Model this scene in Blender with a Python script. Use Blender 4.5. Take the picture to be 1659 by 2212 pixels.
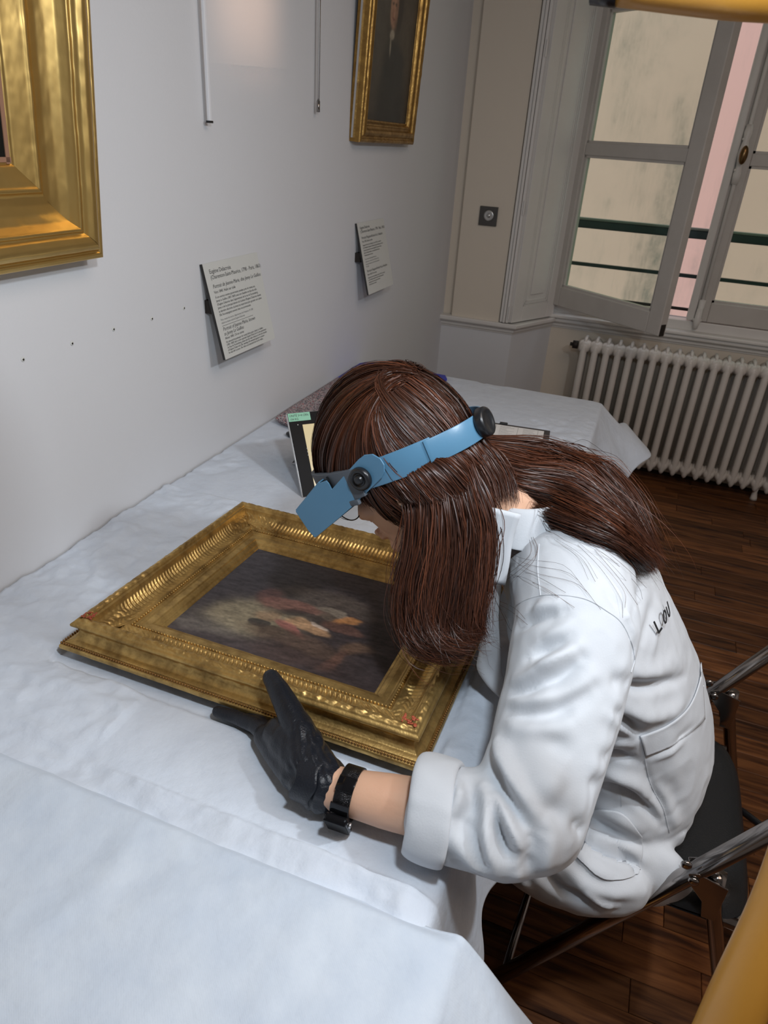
import bpy, bmesh, math, random
import numpy as np
from mathutils import Vector, Matrix
from mathutils.bvhtree import BVHTree

for o in list(bpy.data.objects):
    bpy.data.objects.remove(o, do_unlink=True)
scene = bpy.context.scene
COL = scene.collection
random.seed(7)
RNG = np.random.default_rng(7)

# ------------------------------------------------------------------ camera
CAM = np.array([0.96375, 0.0, 1.49])
FPX = 1500.0
YAW, PITCH, ROLL = 0.337296923, -0.493483080, 0.0666633165
def _cam_axes():
    a, b, c = YAW, PITCH, ROLL
    Rz = np.array([[math.cos(a), -math.sin(a), 0], [math.sin(a), math.cos(a), 0], [0, 0, 1]])
    f = np.array([0, math.cos(b), math.sin(b)]); u = np.array([0, -math.sin(b), math.cos(b)]); r = np.array([1.0, 0, 0])
    r2 = math.cos(c)*r + math.sin(c)*u; u2 = -math.sin(c)*r + math.cos(c)*u
    return Rz @ r2, Rz @ u2, Rz @ f
CR, CU, CF = _cam_axes()
cam_data = bpy.data.cameras.new('camera')
cam = bpy.data.objects.new('camera', cam_data); COL.objects.link(cam)
m = Matrix.Identity(4)
for i in range(3):
    m[i][0] = CR[i]; m[i][1] = CU[i]; m[i][2] = -CF[i]; m[i][3] = CAM[i]
cam.matrix_world = m
cam_data.sensor_fit = 'HORIZONTAL'; cam_data.sensor_width = 36.0
cam_data.lens = FPX/1659*36.0
cam_data.clip_start = 0.02; cam_data.clip_end = 60
cam_data.dof.use_dof = True; cam_data.dof.focus_distance = 1.15; cam_data.dof.aperture_fstop = cam_data.lens/2.2
scene.camera = cam

# ------------------------------------------------------------------ world, lights, exposure
world = bpy.data.worlds.new('world'); scene.world = world; world.use_nodes = True
wbg = world.node_tree.nodes['Background']
wbg.inputs[0].default_value = (0.80, 0.90, 1.0, 1); wbg.inputs[1].default_value = 1.2
def area_light(name, loc, target, size, power, color):
    d = bpy.data.lights.new(name, 'AREA'); d.shape = 'DISK'; d.size = size; d.energy = power; d.color = color
    o = bpy.data.objects.new(name, d); COL.objects.link(o); o.location = loc
    o.rotation_euler = (Vector(target)-Vector(loc)).to_track_quat('-Z', 'Y').to_euler()
    return o
# overhead cool work lamp near the photographer, second cool lamp to its right, warm fill added overhead
area_light('work_lamp_light', (1.0, 0.33, 1.80), (0.62, 0.95, 0.75), 0.09, 6.4, (0.82, 0.91, 1.0))
area_light('second_lamp_light', (1.62, 0.72, 1.95), (0.7, 0.95, 0.8), 0.09, 8.4, (0.86, 0.93, 1.0))
area_light('added_warm_fill', (1.9, 0.6, 2.72), (1.9, 0.6, 0), 1.6, 21, (1.0, 0.80, 0.66))  # unseen overhead fill, added to lift the warm ambient level
pj_ = area_light('picture_projector', (2.5, 1.62, 2.74), (0, 1.62, 1.90), 0.2, 0.16, (1.0, 0.62, 0.42))
pj_.data.shape = 'RECTANGLE'; pj_.data.size = .24; pj_.data.size_y = .50; pj_.data.spread = math.radians(5)
vs = scene.view_settings
vs.view_transform = 'Standard'; vs.look = 'None'; vs.gamma = 1.0; vs.use_curve_mapping = False
vs.exposure = 0.0

# ------------------------------------------------------------------ survey helpers (photo point -> point on a known plane of the room)
def ray(x, y):
    return CF + CR*((x-829.5)/FPX) + CU*((1106-y)/FPX)
def spot(x, y, ax, v):
    d = ray(x, y); return CAM + d*((v-CAM[ax])/d[ax])
def spot_p(x, y, p, n):
    d = ray(x, y); n = np.asarray(n, float); return CAM + d*(((np.asarray(p, float)-CAM) @ n)/(d @ n))

# ------------------------------------------------------------------ object helpers
def link(o, parent=None):
    COL.objects.link(o)
    if parent is not None: o.parent = parent
    return o
def tag(o, label=None, cat=None, group=None, kind=None):
    if label: o['label'] = label
    if cat: o['category'] = cat
    if group: o['group'] = group
    if kind: o['kind'] = kind
    return o
def empty(name, loc=(0, 0, 0)):
    o = bpy.data.objects.new(name, None); o.location = loc; o.empty_display_size = 0.05
    COL.objects.link(o); return o
def mesh_np(name, V, F, mat, parent=None, smooth=True, origin=None):
    """V (n,3) array, F list of tuples or (m,k) array"""
    V = np.asarray(V, float)
    if origin is not None: V = V-np.asarray(origin, float)
    elif parent is not None: V = V-np.array(world_loc(parent))
    me = bpy.data.meshes.new(name)
    if isinstance(F, np.ndarray):
        nf, k = F.shape
        me.vertices.add(len(V)); me.vertices.foreach_set('co', V.astype(np.float32).ravel())
        me.loops.add(nf*k); me.loops.foreach_set('vertex_index', F.astype(np.int32).ravel())
        me.polygons.add(nf); me.polygons.foreach_set('loop_start', np.arange(0, nf*k, k, dtype=np.int32))
        me.update(calc_edges=True)
    else:
        me.from_pydata([tuple(v) for v in V], [], F); me.update()
    me.polygons.foreach_set('use_smooth', np.full(len(me.polygons), smooth))
    if mat is not None:
        for mm in (mat if isinstance(mat, (list, tuple)) else [mat]): me.materials.append(mm)
    o = bpy.data.objects.new(name, me)
    link(o, parent)
    if origin is not None and parent is None: o.location = origin
    return o
def world_loc(o):
    p = Vector((0, 0, 0))
    while o is not None:
        p = p+o.location; o = o.parent
    return p
def bevel(o, w=0.003, seg=2):
    b = o.modifiers.new('bevel', 'BEVEL'); b.width = w; b.segments = seg; b.limit_method = 'ANGLE'; b.angle_limit = 0.6
    return o

class G:
    """collects simple solids in world coordinates"""
    def __init__(s): s.V = []; s.F = []; s.n = 0
    def add(s, V, F):
        V = np.asarray(V, float); s.V.append(V); s.F += [tuple(i+s.n for i in f) for f in F]; s.n += len(V); return s
    def box(s, x0, x1, y0, y1, z0, z1):
        V = [(x, y, z) for x in (x0, x1) for y in (y0, y1) for z in (z0, z1)]
        return s.add(V, [(0, 1, 3, 2), (4, 6, 7, 5), (0, 4, 5, 1), (2, 3, 7, 6), (0, 2, 6, 4), (1, 5, 7, 3)])
    def obox(s, c, ax, ay, az):
        """oriented box: centre and three half vectors"""
        c = np.asarray(c, float); ax, ay, az = [np.asarray(a, float) for a in (ax, ay, az)]
        V = [c+i*ax+j*ay+k*az for i in (-1, 1) for j in (-1, 1) for k in (-1, 1)]
        F = [(0, 1, 3, 2), (4, 6, 7, 5), (0, 4, 5, 1), (2, 3, 7, 6), (0, 2, 6, 4), (1, 5, 7, 3)]
        if np.dot(np.cross(ax, ay), az) < 0: F = [f[::-1] for f in F]
        return s.add(V, F)
    def tube(s, P, R, n=12, cap=True, up=None, flat=1.0):
        """tube along points P with radius R (scalar or list); flat scales along 'up'"""
        P = np.asarray(P, float); k = len(P); R = np.broadcast_to(np.asarray(R, float), (k,))
        T = np.gradient(P, axis=0) if k > 2 else np.array([P[1]-P[0]]*2)
        T /= np.linalg.norm(T, axis=1)[:, None]+1e-12
        a = np.array(up, float) if up is not None else (np.array([0, 0, 1.0]) if abs(T[0][2]) < .9 else np.array([1.0, 0, 0]))
        rings = []
        for i in range(k):
            u = a-T[i]*(a @ T[i]); u /= np.linalg.norm(u)+1e-12; v = np.cross(T[i], u)
            if up is None: a = u
            th = np.linspace(0, 2*np.pi, n, endpoint=False)
            rings.append(P[i]+R[i]*(np.outer(np.cos(th), u)*flat+np.outer(np.sin(th), v)))
        V = np.concatenate(rings); F = []
        for i in range(k-1):
            for j in range(n):
                j2 = (j+1) % n; F.append((i*n+j, i*n+j2, (i+1)*n+j2, (i+1)*n+j))
        if cap: F.append(tuple(range(n))[::-1]); F.append(tuple((k-1)*n+j for j in range(n)))
        return s.add(V, F)
    def ball(s, c, r, n=16, m=10, M=None):
        c = np.asarray(c, float); V = []; F = []
        for i in range(m+1):
            ph = math.pi*i/m
            for j in range(n):
                th = 2*math.pi*j/n; V.append((math.sin(ph)*math.cos(th), math.sin(ph)*math.sin(th), math.cos(ph)))
        V = np.array(V)*np.asarray(r, float)
        if M is not None: V = V @ np.asarray(M, float)
        for i in range(m):
            for j in range(n):
                F.append((i*n+j, (i+1)*n+j, (i+1)*n+(j+1) % n, i*n+(j+1) % n))
        return s.add(V+c, F)
    def capsule(s, a, b, ra, rb, n=20):
        """round cone"""
        a = np.asarray(a, float); b = np.asarray(b, float); s.ball(a, ra, n, n//2); s.ball(b, rb, n, n//2)
        return s.tube([a, b], [ra*.999, rb*.999], n)
    def cone_chain(s, pts, n=20):
        for p, q in zip(pts[:-1], pts[1:]): s.capsule(p[:3], q[:3], p[3], q[3], n)
        return s
    def lathe(s, c, axis, prof, n=24):
        """prof: (radius, height along axis)"""
        c = np.asarray(c, float); a = np.asarray(axis, float); a /= np.linalg.norm(a)
        u = np.cross(a, [0, 0, 1.0] if abs(a[2]) < .9 else [1.0, 0, 0]); u /= np.linalg.norm(u); v = np.cross(a, u)
        th = np.linspace(0, 2*np.pi, n, endpoint=False)
        V = np.concatenate([c+a*h+r*(np.outer(np.cos(th), u)+np.outer(np.sin(th), v)) for r, h in prof]); F = []
        for i in range(len(prof)-1):
            for j in range(n):
                F.append((i*n+j, i*n+(j+1) % n, (i+1)*n+(j+1) % n, (i+1)*n+j))
        F.append(tuple(range(n))[::-1]); F.append(tuple((len(prof)-1)*n+j for j in range(n)))
        return s.add(V, F)
    def prism(s, poly, vec):
        poly = np.asarray(poly, float); k = len(poly); vec = np.asarray(vec, float)
        V = np.concatenate([poly, poly+vec]); F = [tuple(range(k))[::-1], tuple(range(k, 2*k))]
        for i in range(k): F.append((i, (i+1) % k, k+(i+1) % k, k+i))
        return s.add(V, F)
    def build(s, name, mat, parent=None, smooth=False, bev=0, origin=None):
        o = mesh_np(name, np.concatenate(s.V), s.F, mat, parent, smooth, origin)
        bm = bmesh.new(); bm.from_mesh(o.data); bmesh.ops.recalc_face_normals(bm, faces=bm.faces); bm.to_mesh(o.data); bm.free()
        if bev: bevel(o, bev)
        return o

def curve_pts(P, n=30):
    """Catmull-Rom through P (k,d) resampled to n"""
    P = np.asarray(P, float); k = len(P)
    Q = np.vstack([2*P[0]-P[1], P, 2*P[-1]-P[-2]])
    L = np.concatenate([[0], np.cumsum(np.linalg.norm(np.diff(P[:, :3], axis=0), axis=1))]); t = np.linspace(0, L[-1], n)
    out = []
    for x in t:
        i = min(max(np.searchsorted(L, x, 'right')-1, 0), k-2); u = (x-L[i])/(L[i+1]-L[i]+1e-12)
        a, b, c, d = Q[i], Q[i+1], Q[i+2], Q[i+3]
        out.append(.5*((2*b)+(-a+c)*u+(2*a-5*b+4*c-d)*u*u+(-a+3*b-3*c+d)*u**3))
    return np.array(out)

# value noise -------------------------------------------------------------
def _h(ix, iy, iz):
    n = (ix.astype(np.int64)*374761393+iy.astype(np.int64)*668265263+iz.astype(np.int64)*2147483647) & 0xffffffff
    n = ((n ^ (n >> 13))*1274126177) & 0xffffffff
    return ((n ^ (n >> 16)) & 0xffff)/65535.0
def vnoise(P):
    P = np.asarray(P, float); I = np.floor(P).astype(int); f = P-I; f = f*f*(3-2*f); r = 0
    for dx in (0, 1):
        for dy in (0, 1):
            for dz in (0, 1):
                w = (f[..., 0] if dx else 1-f[..., 0])*(f[..., 1] if dy else 1-f[..., 1])*(f[..., 2] if dz else 1-f[..., 2])
                r = r+w*_h(I[..., 0]+dx, I[..., 1]+dy, I[..., 2]+dz)
    return r*2-1
def fbm(P, o=4, lac=2.03, g=.5):
    r = 0; a = 1.0; P = np.asarray(P, float)
    for i in range(o): r = r+a*vnoise(P+17.3*i); P = P*lac; a *= g
    return r

# ------------------------------------------------------------------ materials
def nt(name):
    m = bpy.data.materials.new(name); m.use_nodes = True
    return m, m.node_tree, m.node_tree.nodes['Principled BSDF']
def mat(name, col, rough=.5, metal=0.0, var=0.0, vscale=8.0, var_col=None, bump=0.0, bscale=60.0, bdetail=4, bdist=.002, stretch=(1, 1, 1), spec=.5, coat=0.0, coat_rough=.1, sheen=0.0, rvar=0.0, obj_var=0.0, sss=0.0, extra=None):
    m, t, b = nt(name); N = t.nodes; L = t.links
    b.inputs['Roughness'].default_value = rough; b.inputs['Metallic'].default_value = metal
    b.inputs['Specular IOR Level'].default_value = spec; b.inputs['Coat Weight'].default_value = coat
    b.inputs['Coat Roughness'].default_value = coat_rough; b.inputs['Sheen Weight'].default_value = sheen
    if sss: b.inputs['Subsurface Weight'].default_value = sss; b.inputs['Subsurface Radius'].default_value = (.012, .005, .003); b.inputs['Subsurface Scale'].default_value = 1.0
    c4 = (*col, 1); b.inputs['Base Color'].default_value = c4
    tc = N.new('ShaderNodeTexCoord'); mp = N.new('ShaderNodeMapping'); mp.inputs['Scale'].default_value = stretch
    L.new(tc.outputs['Object'], mp.inputs['Vector'])
    out = None
    if var:
        n = N.new('ShaderNodeTexNoise'); n.inputs['Scale'].default_value = vscale; n.inputs['Detail'].default_value = 6; n.inputs['Roughness'].default_value = .62
        L.new(mp.outputs[0], n.inputs['Vector'])
        r = N.new('ShaderNodeMapRange'); r.inputs[1].default_value = .35; r.inputs[2].default_value = .68; r.inputs[3].default_value = 0; r.inputs[4].default_value = var
        L.new(n.outputs['Fac'], r.inputs[0])
        mx = N.new('ShaderNodeMix'); mx.data_type = 'RGBA'; mx.inputs[6].default_value = c4
        mx.inputs[7].default_value = (*(var_col or tuple(x*.55 for x in col)), 1)
        L.new(r.outputs[0], mx.inputs[0]); out = mx.outputs[2]
        if rvar:
            r2 = N.new('ShaderNodeMapRange'); r2.inputs[1].default_value = .3; r2.inputs[2].default_value = .7; r2.inputs[3].default_value = rough-rvar; r2.inputs[4].default_value = rough+rvar
            L.new(n.outputs['Fac'], r2.inputs[0]); L.new(r2.outputs[0], b.inputs['Roughness'])
    if obj_var:
        oi = N.new('ShaderNodeObjectInfo'); hs = N.new('ShaderNodeHueSaturation')
        r = N.new('ShaderNodeMapRange'); r.inputs[3].default_value = 1-obj_var; r.inputs[4].default_value = 1+obj_var
        L.new(oi.outputs['Random'], r.inputs[0]); L.new(r.outputs[0], hs.inputs['Value'])
        if out is not None: L.new(out, hs.inputs['Color'])
        else: hs.inputs['Color'].default_value = c4
        out = hs.outputs[0]
    if out is not None: L.new(out, b.inputs['Base Color'])
    if bump:
        n2 = N.new('ShaderNodeTexNoise'); n2.inputs['Scale'].default_value = bscale; n2.inputs['Detail'].default_value = bdetail
        L.new(mp.outputs[0], n2.inputs['Vector'])
        bp = N.new('ShaderNodeBump'); bp.inputs['Strength'].default_value = bump; bp.inputs['Distance'].default_value = bdist
        L.new(n2.outputs['Fac'], bp.inputs['Height']); L.new(bp.outputs[0], b.inputs['Normal'])
    if extra: extra(t, b, mp)
    return m
def fabric_lines(scale, strength, axis='X'):
    def f(t, b, mp):
        N = t.nodes; L = t.links
        w = N.new('ShaderNodeTexWave'); w.wave_type = 'BANDS'; w.bands_direction = axis; w.inputs['Scale'].default_value = scale
        w.inputs['Distortion'].default_value = 1.2; w.inputs['Detail'].default_value = 2
        L.new(mp.outputs[0], w.inputs['Vector'])
        bp = N.new('ShaderNodeBump'); bp.inputs['Strength'].default_value = strength; bp.inputs['Distance'].default_value = .001
        L.new(w.outputs['Fac'], bp.inputs['Height'])
        old = b.inputs['Normal'].links[0].from_socket if b.inputs['Normal'].links else None
        if old: L.new(old, bp.inputs['Normal'])
        L.new(bp.outputs[0], b.inputs['Normal'])
    return f
def attr_mat(name, rough=.4, spec=.5, bump=.1, coat=0.0):
    m, t, b = nt(name); N = t.nodes; L = t.links
    a = N.new('ShaderNodeVertexColor'); a.layer_name = 'paint'
    n = N.new('ShaderNodeTexNoise'); n.inputs['Scale'].default_value = 140; n.inputs['Detail'].default_value = 5
    tc = N.new('ShaderNodeTexCoord'); L.new(tc.outputs['Object'], n.inputs['Vector'])
    mx = N.new('ShaderNodeMix'); mx.data_type = 'RGBA'; mx.blend_type = 'MULTIPLY'; mx.inputs[0].default_value = .35
    L.new(a.outputs['Color'], mx.inputs[6]); L.new(n.outputs['Fac'], mx.inputs[7]); L.new(mx.outputs[2], b.inputs['Base Color'])
    bp = N.new('ShaderNodeBump'); bp.inputs['Strength'].default_value = bump; bp.inputs['Distance'].default_value = .001
    L.new(n.outputs['Fac'], bp.inputs['Height']); L.new(bp.outputs[0], b.inputs['Normal'])
    b.inputs['Roughness'].default_value = rough; b.inputs['Specular IOR Level'].default_value = spec; b.inputs['Coat Weight'].default_value = coat
    return m
M = {}
M['wall'] = mat('wall_paint', (.68, .69, .71), .85, var=.12, vscale=2.5, var_col=(.63, .62, .62), bump=.12, bscale=170)
M['pier'] = mat('cream_wall_paint', (.70, .63, .53), .8, bump=.1, bscale=120)
M['trim'] = mat('white_gloss_trim', (.74, .72, .69), .42, var=.25, vscale=6, var_col=(.62, .59, .55), bump=.06, bscale=50)
M['sash'] = mat('aged_sash_paint', (.56, .53, .49), .5, var=.4, vscale=9, var_col=(.45, .42, .38), bump=.1, bscale=60)
M['ceiling'] = mat('ceiling_paint', (.72, .70, .67), .9, bump=.05)
M['floor'] = mat('floor_base', (.05, .022, .01), .7, var=.3)
M['gold'] = mat('gilded_gesso', (.66, .44, .155), .44, .84, var=.85, vscale=34, var_col=(.20, .12, .04), bump=.22, bscale=220, rvar=.1)
M['gold_bright'] = mat('polished_gilding', (.72, .50, .18), .36, .92, var=.6, vscale=5, var_col=(.46, .28, .075), bump=.08, bscale=90, rvar=.07, stretch=(1, 1, .25))
M['gold_dark'] = mat('bronzed_gilding', (.30, .16, .05), .42, .7, var=.5, vscale=30, var_col=(.12, .06, .025), bump=.2, bscale=160)
M['gold_old'] = mat('worn_gilding', (.42, .25, .07), .38, .85, var=.6, vscale=40, var_col=(.13, .06, .02), bump=.3, bscale=150, rvar=.1)
M['cloth'] = mat('white_nonwoven_cover', (.62, .68, .76), .75, var=.35, vscale=14, var_col=(.50, .56, .65), bump=.9, bscale=24, bdetail=9, bdist=.006, sheen=.2, extra=fabric_lines(190, .07, 'X'), spec=.35)
M['cloth2'] = mat('white_fleece_cover', (.60, .67, .75), .8, var=.55, vscale=13, var_col=(.46, .54, .65), bump=.8, bscale=30, bdetail=9, bdist=.004, sheen=.2, extra=fabric_lines(210, .06, 'DIAGONAL'), spec=.35)
M['coat'] = mat('white_cotton_twill', (.61, .645, .685), .78, var=.1, vscale=6, bump=.12, bscale=500, sheen=.15, extra=fabric_lines(420, .10, 'DIAGONAL'), spec=.3)
M['seam'] = mat('coat_stitching', (.60, .63, .66), .9)
M['letter'] = mat('black_lettering', (.015, .015, .016), .6)
M['skin'] = mat('fair_skin', (.70, .43, .29), .45, var=.25, vscale=20, var_col=(.66, .34, .23), bump=.1, bscale=300, sss=.12, spec=.4)
M['glove'] = mat('black_nitrile', (.008, .010, .015), .36, var=.3, vscale=40, var_col=(.02, .024, .033), bump=.35, bscale=420, spec=.38)
M['hair'] = None
M['blue'] = mat('blue_grey_plastic', (.095, .235, .37), .33, var=.12, vscale=8, bump=.04, bscale=200, spec=.5)
M['pad'] = mat('dark_grey_foam', (.085, .10, .12), .6, bump=.1, bscale=200)
M['black'] = mat('black_plastic', (.012, .013, .015), .3, bump=.05)
M['chrome'] = mat('chrome_steel', (.34, .32, .31), .16, 1.0, var=.4, vscale=30, var_col=(.30, .27, .24), rvar=.05)
M['leather'] = mat('black_leatherette', (.009, .010, .011), .42, bump=.3, bscale=300, spec=.5)
M['trousers'] = mat('dark_trousers', (.02, .022, .028), .8, bump=.2)
M['rad'] = mat('radiator_enamel', (.70, .66, .61), .34, var=.3, vscale=10, var_col=(.55, .51, .46), bump=.12, bscale=60)
M['rust'] = mat('dark_iron', (.03, .024, .02), .6, .4)
M['paper'] = mat('paper', (.80, .79, .77), .8)
M['label'] = mat('label_board', (.62, .63, .60), .6, bump=.03)
M['label_edge'] = mat('label_edge_black', (.02, .02, .02), .5)
M['ink'] = mat('printed_ink', (.035, .035, .035), .7)
M['inkgrey'] = mat('grey_ink', (.22, .22, .22), .7)
M['rod'] = mat('white_hanging_rod', (.78, .79, .82), .4)
M['steelrod'] = mat('polished_steel_rod', (.75, .74, .72), .15, 1.0)
M['switch'] = mat('brushed_steel_plate', (.10, .095, .09), .4, .6, bump=.05)
M['switchb'] = mat('satin_metal_button', (.55, .55, .54), .3, .8)
M['screenbezel'] = mat('tablet_glass', (.004, .004, .005), .4, spec=.08)
M['alu'] = mat('satin_aluminium', (.62, .62, .62), .35, .9)
M['greylid'] = mat('grey_kickstand', (.20, .195, .19), .5, .3)
M['stickergreen'] = mat('green_sticker', (.30, .62, .44), .7)
def felt_x(t, b, mp):
    N = t.nodes; L = t.links
    v = N.new('ShaderNodeTexVoronoi'); v.inputs['Scale'].default_value = 330; L.new(mp.outputs[0], v.inputs['Vector'])
    cr = N.new('ShaderNodeValToRGB'); cr.color_ramp.interpolation = 'CONSTANT'
    e = cr.color_ramp.elements; e[0].position = 0; e[0].color = (.10, .09, .10, 1); e[1].position = .3; e[1].color = (.34, .28, .28, 1)
    for p, c in ((.55, (.48, .42, .41, 1)), (.75, (.22, .21, .24, 1)), (.9, (.42, .16, .17, 1))):
        x = e.new(p); x.color = c
    s = N.new('ShaderNodeSeparateColor'); L.new(v.outputs['Color'], s.inputs[0]); L.new(s.outputs[0], cr.inputs[0]); L.new(cr.outputs[0], b.inputs['Base Color'])
M['felt'] = mat('speckled_felt', (.3, .27, .27), .95, bump=.5, bscale=250, extra=felt_x)
M['bluefolder'] = mat('blue_plastic_folder', (.015, .03, .42), .35, spec=.5)
M['navy'] = mat('dark_clipboard', (.045, .04, .042), .5)
M['beige'] = mat('outer_wall_render', (.74, .46, .385), .9, var=.0)
M['railing'] = mat('dark_green_iron', (.018, .04, .042), .4, .2, bump=.1)
M['zinc'] = mat('window_ledge_zinc', (.25, .25, .25), .6, var=.3)
M['brass'] = mat('aged_brass', (.16, .09, .035), .25, .8)
M['ochre'] = mat('ochre_varnished_wood', (.50, .235, .032), .42, var=.3, vscale=5, var_col=(.40, .17, .018), stretch=(6, 6, .7), bump=.05, spec=.5, coat=.2)
M['thread'] = mat('orange_thread', (.35, .16, .05), .7)
# ================================================================== SETTING
def plank_mat():
    def ex(t, b, mp):
        N = t.nodes; L = t.links
        oi = N.new('ShaderNodeObjectInfo')
        add = N.new('ShaderNodeVectorMath'); add.operation = 'ADD'
        cb = N.new('ShaderNodeCombineXYZ'); mu = N.new('ShaderNodeMath'); mu.operation = 'MULTIPLY'; mu.inputs[1].default_value = 37.0
        L.new(oi.outputs['Random'], mu.inputs[0]); L.new(mu.outputs[0], cb.inputs[0]); L.new(mu.outputs[0], cb.inputs[1])
        L.new(mp.outputs[0], add.inputs[0]); L.new(cb.outputs[0], add.inputs[1])
        w = N.new('ShaderNodeTexNoise'); w.inputs['Scale'].default_value = 1.0; w.inputs['Detail'].default_value = 7; w.inputs['Distortion'].default_value = .6
        L.new(add.outputs[0], w.inputs['Vector'])
        cr = N.new('ShaderNodeValToRGB'); e = cr.color_ramp.elements
        e[0].position = .33; e[0].color = (.040, .014, .006, 1); e[1].position = .62; e[1].color = (.185, .072, .024, 1)
        x = e.new(.45); x.color = (.105, .038, .013, 1)
        L.new(w.outputs['Fac'], cr.inputs[0])
        hs = N.new('ShaderNodeHueSaturation'); r = N.new('ShaderNodeMapRange'); r.inputs[3].default_value = .55; r.inputs[4].default_value = 1.35
        L.new(oi.outputs['Random'], r.inputs[0]); L.new(r.outputs[0], hs.inputs['Value']); L.new(cr.outputs[0], hs.inputs['Color'])
        L.new(hs.outputs[0], b.inputs['Base Color'])
        bp = N.new('ShaderNodeBump'); bp.inputs['Strength'].default_value = .15; bp.inputs['Distance'].default_value = .001
        L.new(w.outputs['Fac'], bp.inputs['Height']); L.new(bp.outputs[0], b.inputs['Normal'])
    return mat('oak_plank', (.2, .09, .035), .42, stretch=(5, 60, 60), spec=.22, extra=ex)
M['plank'] = plank_mat()
RX0, RX1, RY0, YW, ZC = 0.0, 3.5, -2.3, 3.74, 2.85
floor = tag(G().box(-.1, RX1+.1, RY0-.1, YW+.2, -.12, -.012).build('floor', M['floor']), 'dark brown oak strip parquet floor', kind='structure')
# planks: shared meshes for three lengths
def plank_mesh(L_):
    g = G(); w = .069; g.box(-L_/2, L_/2, -w/2, w/2, -.012, 0)
    o = g.build('plank_source', M['plank'])
    bm = bmesh.new(); bm.from_mesh(o.data); bmesh.ops.bevel(bm, geom=[e for e in bm.edges if all(v.co.z > -.001 for v in e.verts)], offset=.0012, segments=1, affect='EDGES'); bm.to_mesh(o.data); bm.free()
    me = o.data; bpy.data.objects.remove(o); return me
PM = {l: plank_mesh(l) for l in (.42, .55, .68, .80)}
npl = 0; row = 0; y = 0.30
while y < YW-.03 and npl < 292:
    x = .62-random.random()*.5 if y > 1.2 else .72-random.random()*.5
    xmax = 2.75 if y > 1.6 else 2.05
    while x < xmax:
        l = random.choice(list(PM)); o = bpy.data.objects.new('plank', PM[l]); link(o, floor)
        o.location = (x+l/2, y, random.uniform(-.0006, .0004)); x += l+.0009; npl += 1
    y += .0699; row += 1
# left wall, window wall, others
tag(G().box(-.12, 0, RY0, YW+.22, 0, ZC).build('wall_left', M['wall']), 'white painted gallery wall with small screw holes', kind='structure')
tag(G().box(RX1, RX1+.12, RY0, YW+.22, 0, ZC).build('wall_right', M['wall']), 'plain white wall opposite', kind='structure')
tag(G().box(0, RX1, RY0-.12, RY0, 0, ZC).build('wall_back', M['wall']), 'plain white wall behind the photographer', kind='structure')
tag(G().box(-.12, RX1+.12, RY0-.12, YW+.22, ZC, ZC+.1).build('ceiling', M['ceiling']), 'white ceiling', kind='structure')
# window wall with opening x .46..1.90, z .74..2.62
WX0, WX1, WZ0, WZ1 = .46, 1.90, .745, 2.62
g = G(); g.box(0, WX0, YW, YW+.22, 0, ZC); g.box(WX1, RX1, YW, YW+.22, 0, ZC); g.box(WX0, WX1, YW, YW+.22, 0, WZ0); g.box(WX0, WX1, YW, YW+.22, WZ1, ZC)
tag(g.build('wall_window', M['pier']), 'cream window wall with dado below the casement window', kind='structure')
# pier between left wall and window: front face y=3.42, splayed return to the window
PYF = 3.42
g = G(); g.prism([(0, PYF+.012, 0), (.362, PYF+.012, 0), (.507, YW, 0), (0, YW, 0)], (0, 0, .70))
pier = tag(g.build('wall_pier', M['wall']), 'white wall pier with splayed return left of the window', kind='structure')
g = G(); g.prism([(0, PYF+.03, .70), (.30, PYF+.03, .70), (.45, YW, .70), (0, YW, .70)], (0, 0, ZC-.70)); g.build('recess_back', M['pier'], pier)
g = G(); g.box(.050, .292, PYF, PYF+.05, .715, ZC); bevel(g.build('upper_panel', M['pier'], pier), .004)
# chair rail (moulded) around pier and along window wall
def rail_profile(path, z0, name, mat_, prof, label):
    """path: list of (x,y) going left to right, outward side is -y side; prof: list of (out, z)"""
    P = [np.array(p, float) for p in path]; k = len(P); V = []; F = []
    for i in range(k):
        d1 = P[min(i+1, k-1)]-P[max(i, 0)] if i < k-1 else P[i]-P[i-1]; d0 = P[i]-P[i-1] if i > 0 else d1
        d1 = d1/np.linalg.norm(d1); d0 = d0/np.linalg.norm(d0)
        n0 = np.array([d0[1], -d0[0]]); n1 = np.array([d1[1], -d1[0]]); n = (n0+n1); n /= (n @ n0) if abs(n @ n0) > 1e-6 else 1
        for o_, z in prof: V.append((*(P[i]+n*o_), z0+z))
    m_ = len(prof)
    for i in range(k-1):
        for j in range(m_-1): F.append((i*m_+j, (i+1)*m_+j, (i+1)*m_+j+1, i*m_+j+1))
    F.append(tuple(range(m_))); F.append(tuple((k-1)*m_+j for j in range(m_))[::-1])
    o = mesh_np(name, V, F, mat_, None, False); bm = bmesh.new(); bm.from_mesh(o.data); bmesh.ops.recalc_face_normals(bm, faces=bm.faces); bm.to_mesh(o.data); bm.free()
    return tag(o, label, kind='structure')
RP = [(-.01, -.052), (.004, -.052), (.006, -.046), (.012, -.040), (.014, -.030), (.024, -.022), (.034, -.017), (.036, -.012), (.036, -.001), (.032, .003), (-.01, .003)]
rail_profile([(0.0, PYF+.012), (.362, PYF+.012), (.507, YW-.001), (2.1, YW-.001), (RX1, YW-.001)], .728, 'trim_1', M['trim'], RP, 'white moulded chair rail running under the window and round the pier')
# window sill board inside
tag(bevel(G().box(WX0+.03, WX1+.04, YW-.055, YW+.06, .731, .749).build('trim_2', M['trim']), .006), 'white inner window sill board', kind='structure')
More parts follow.
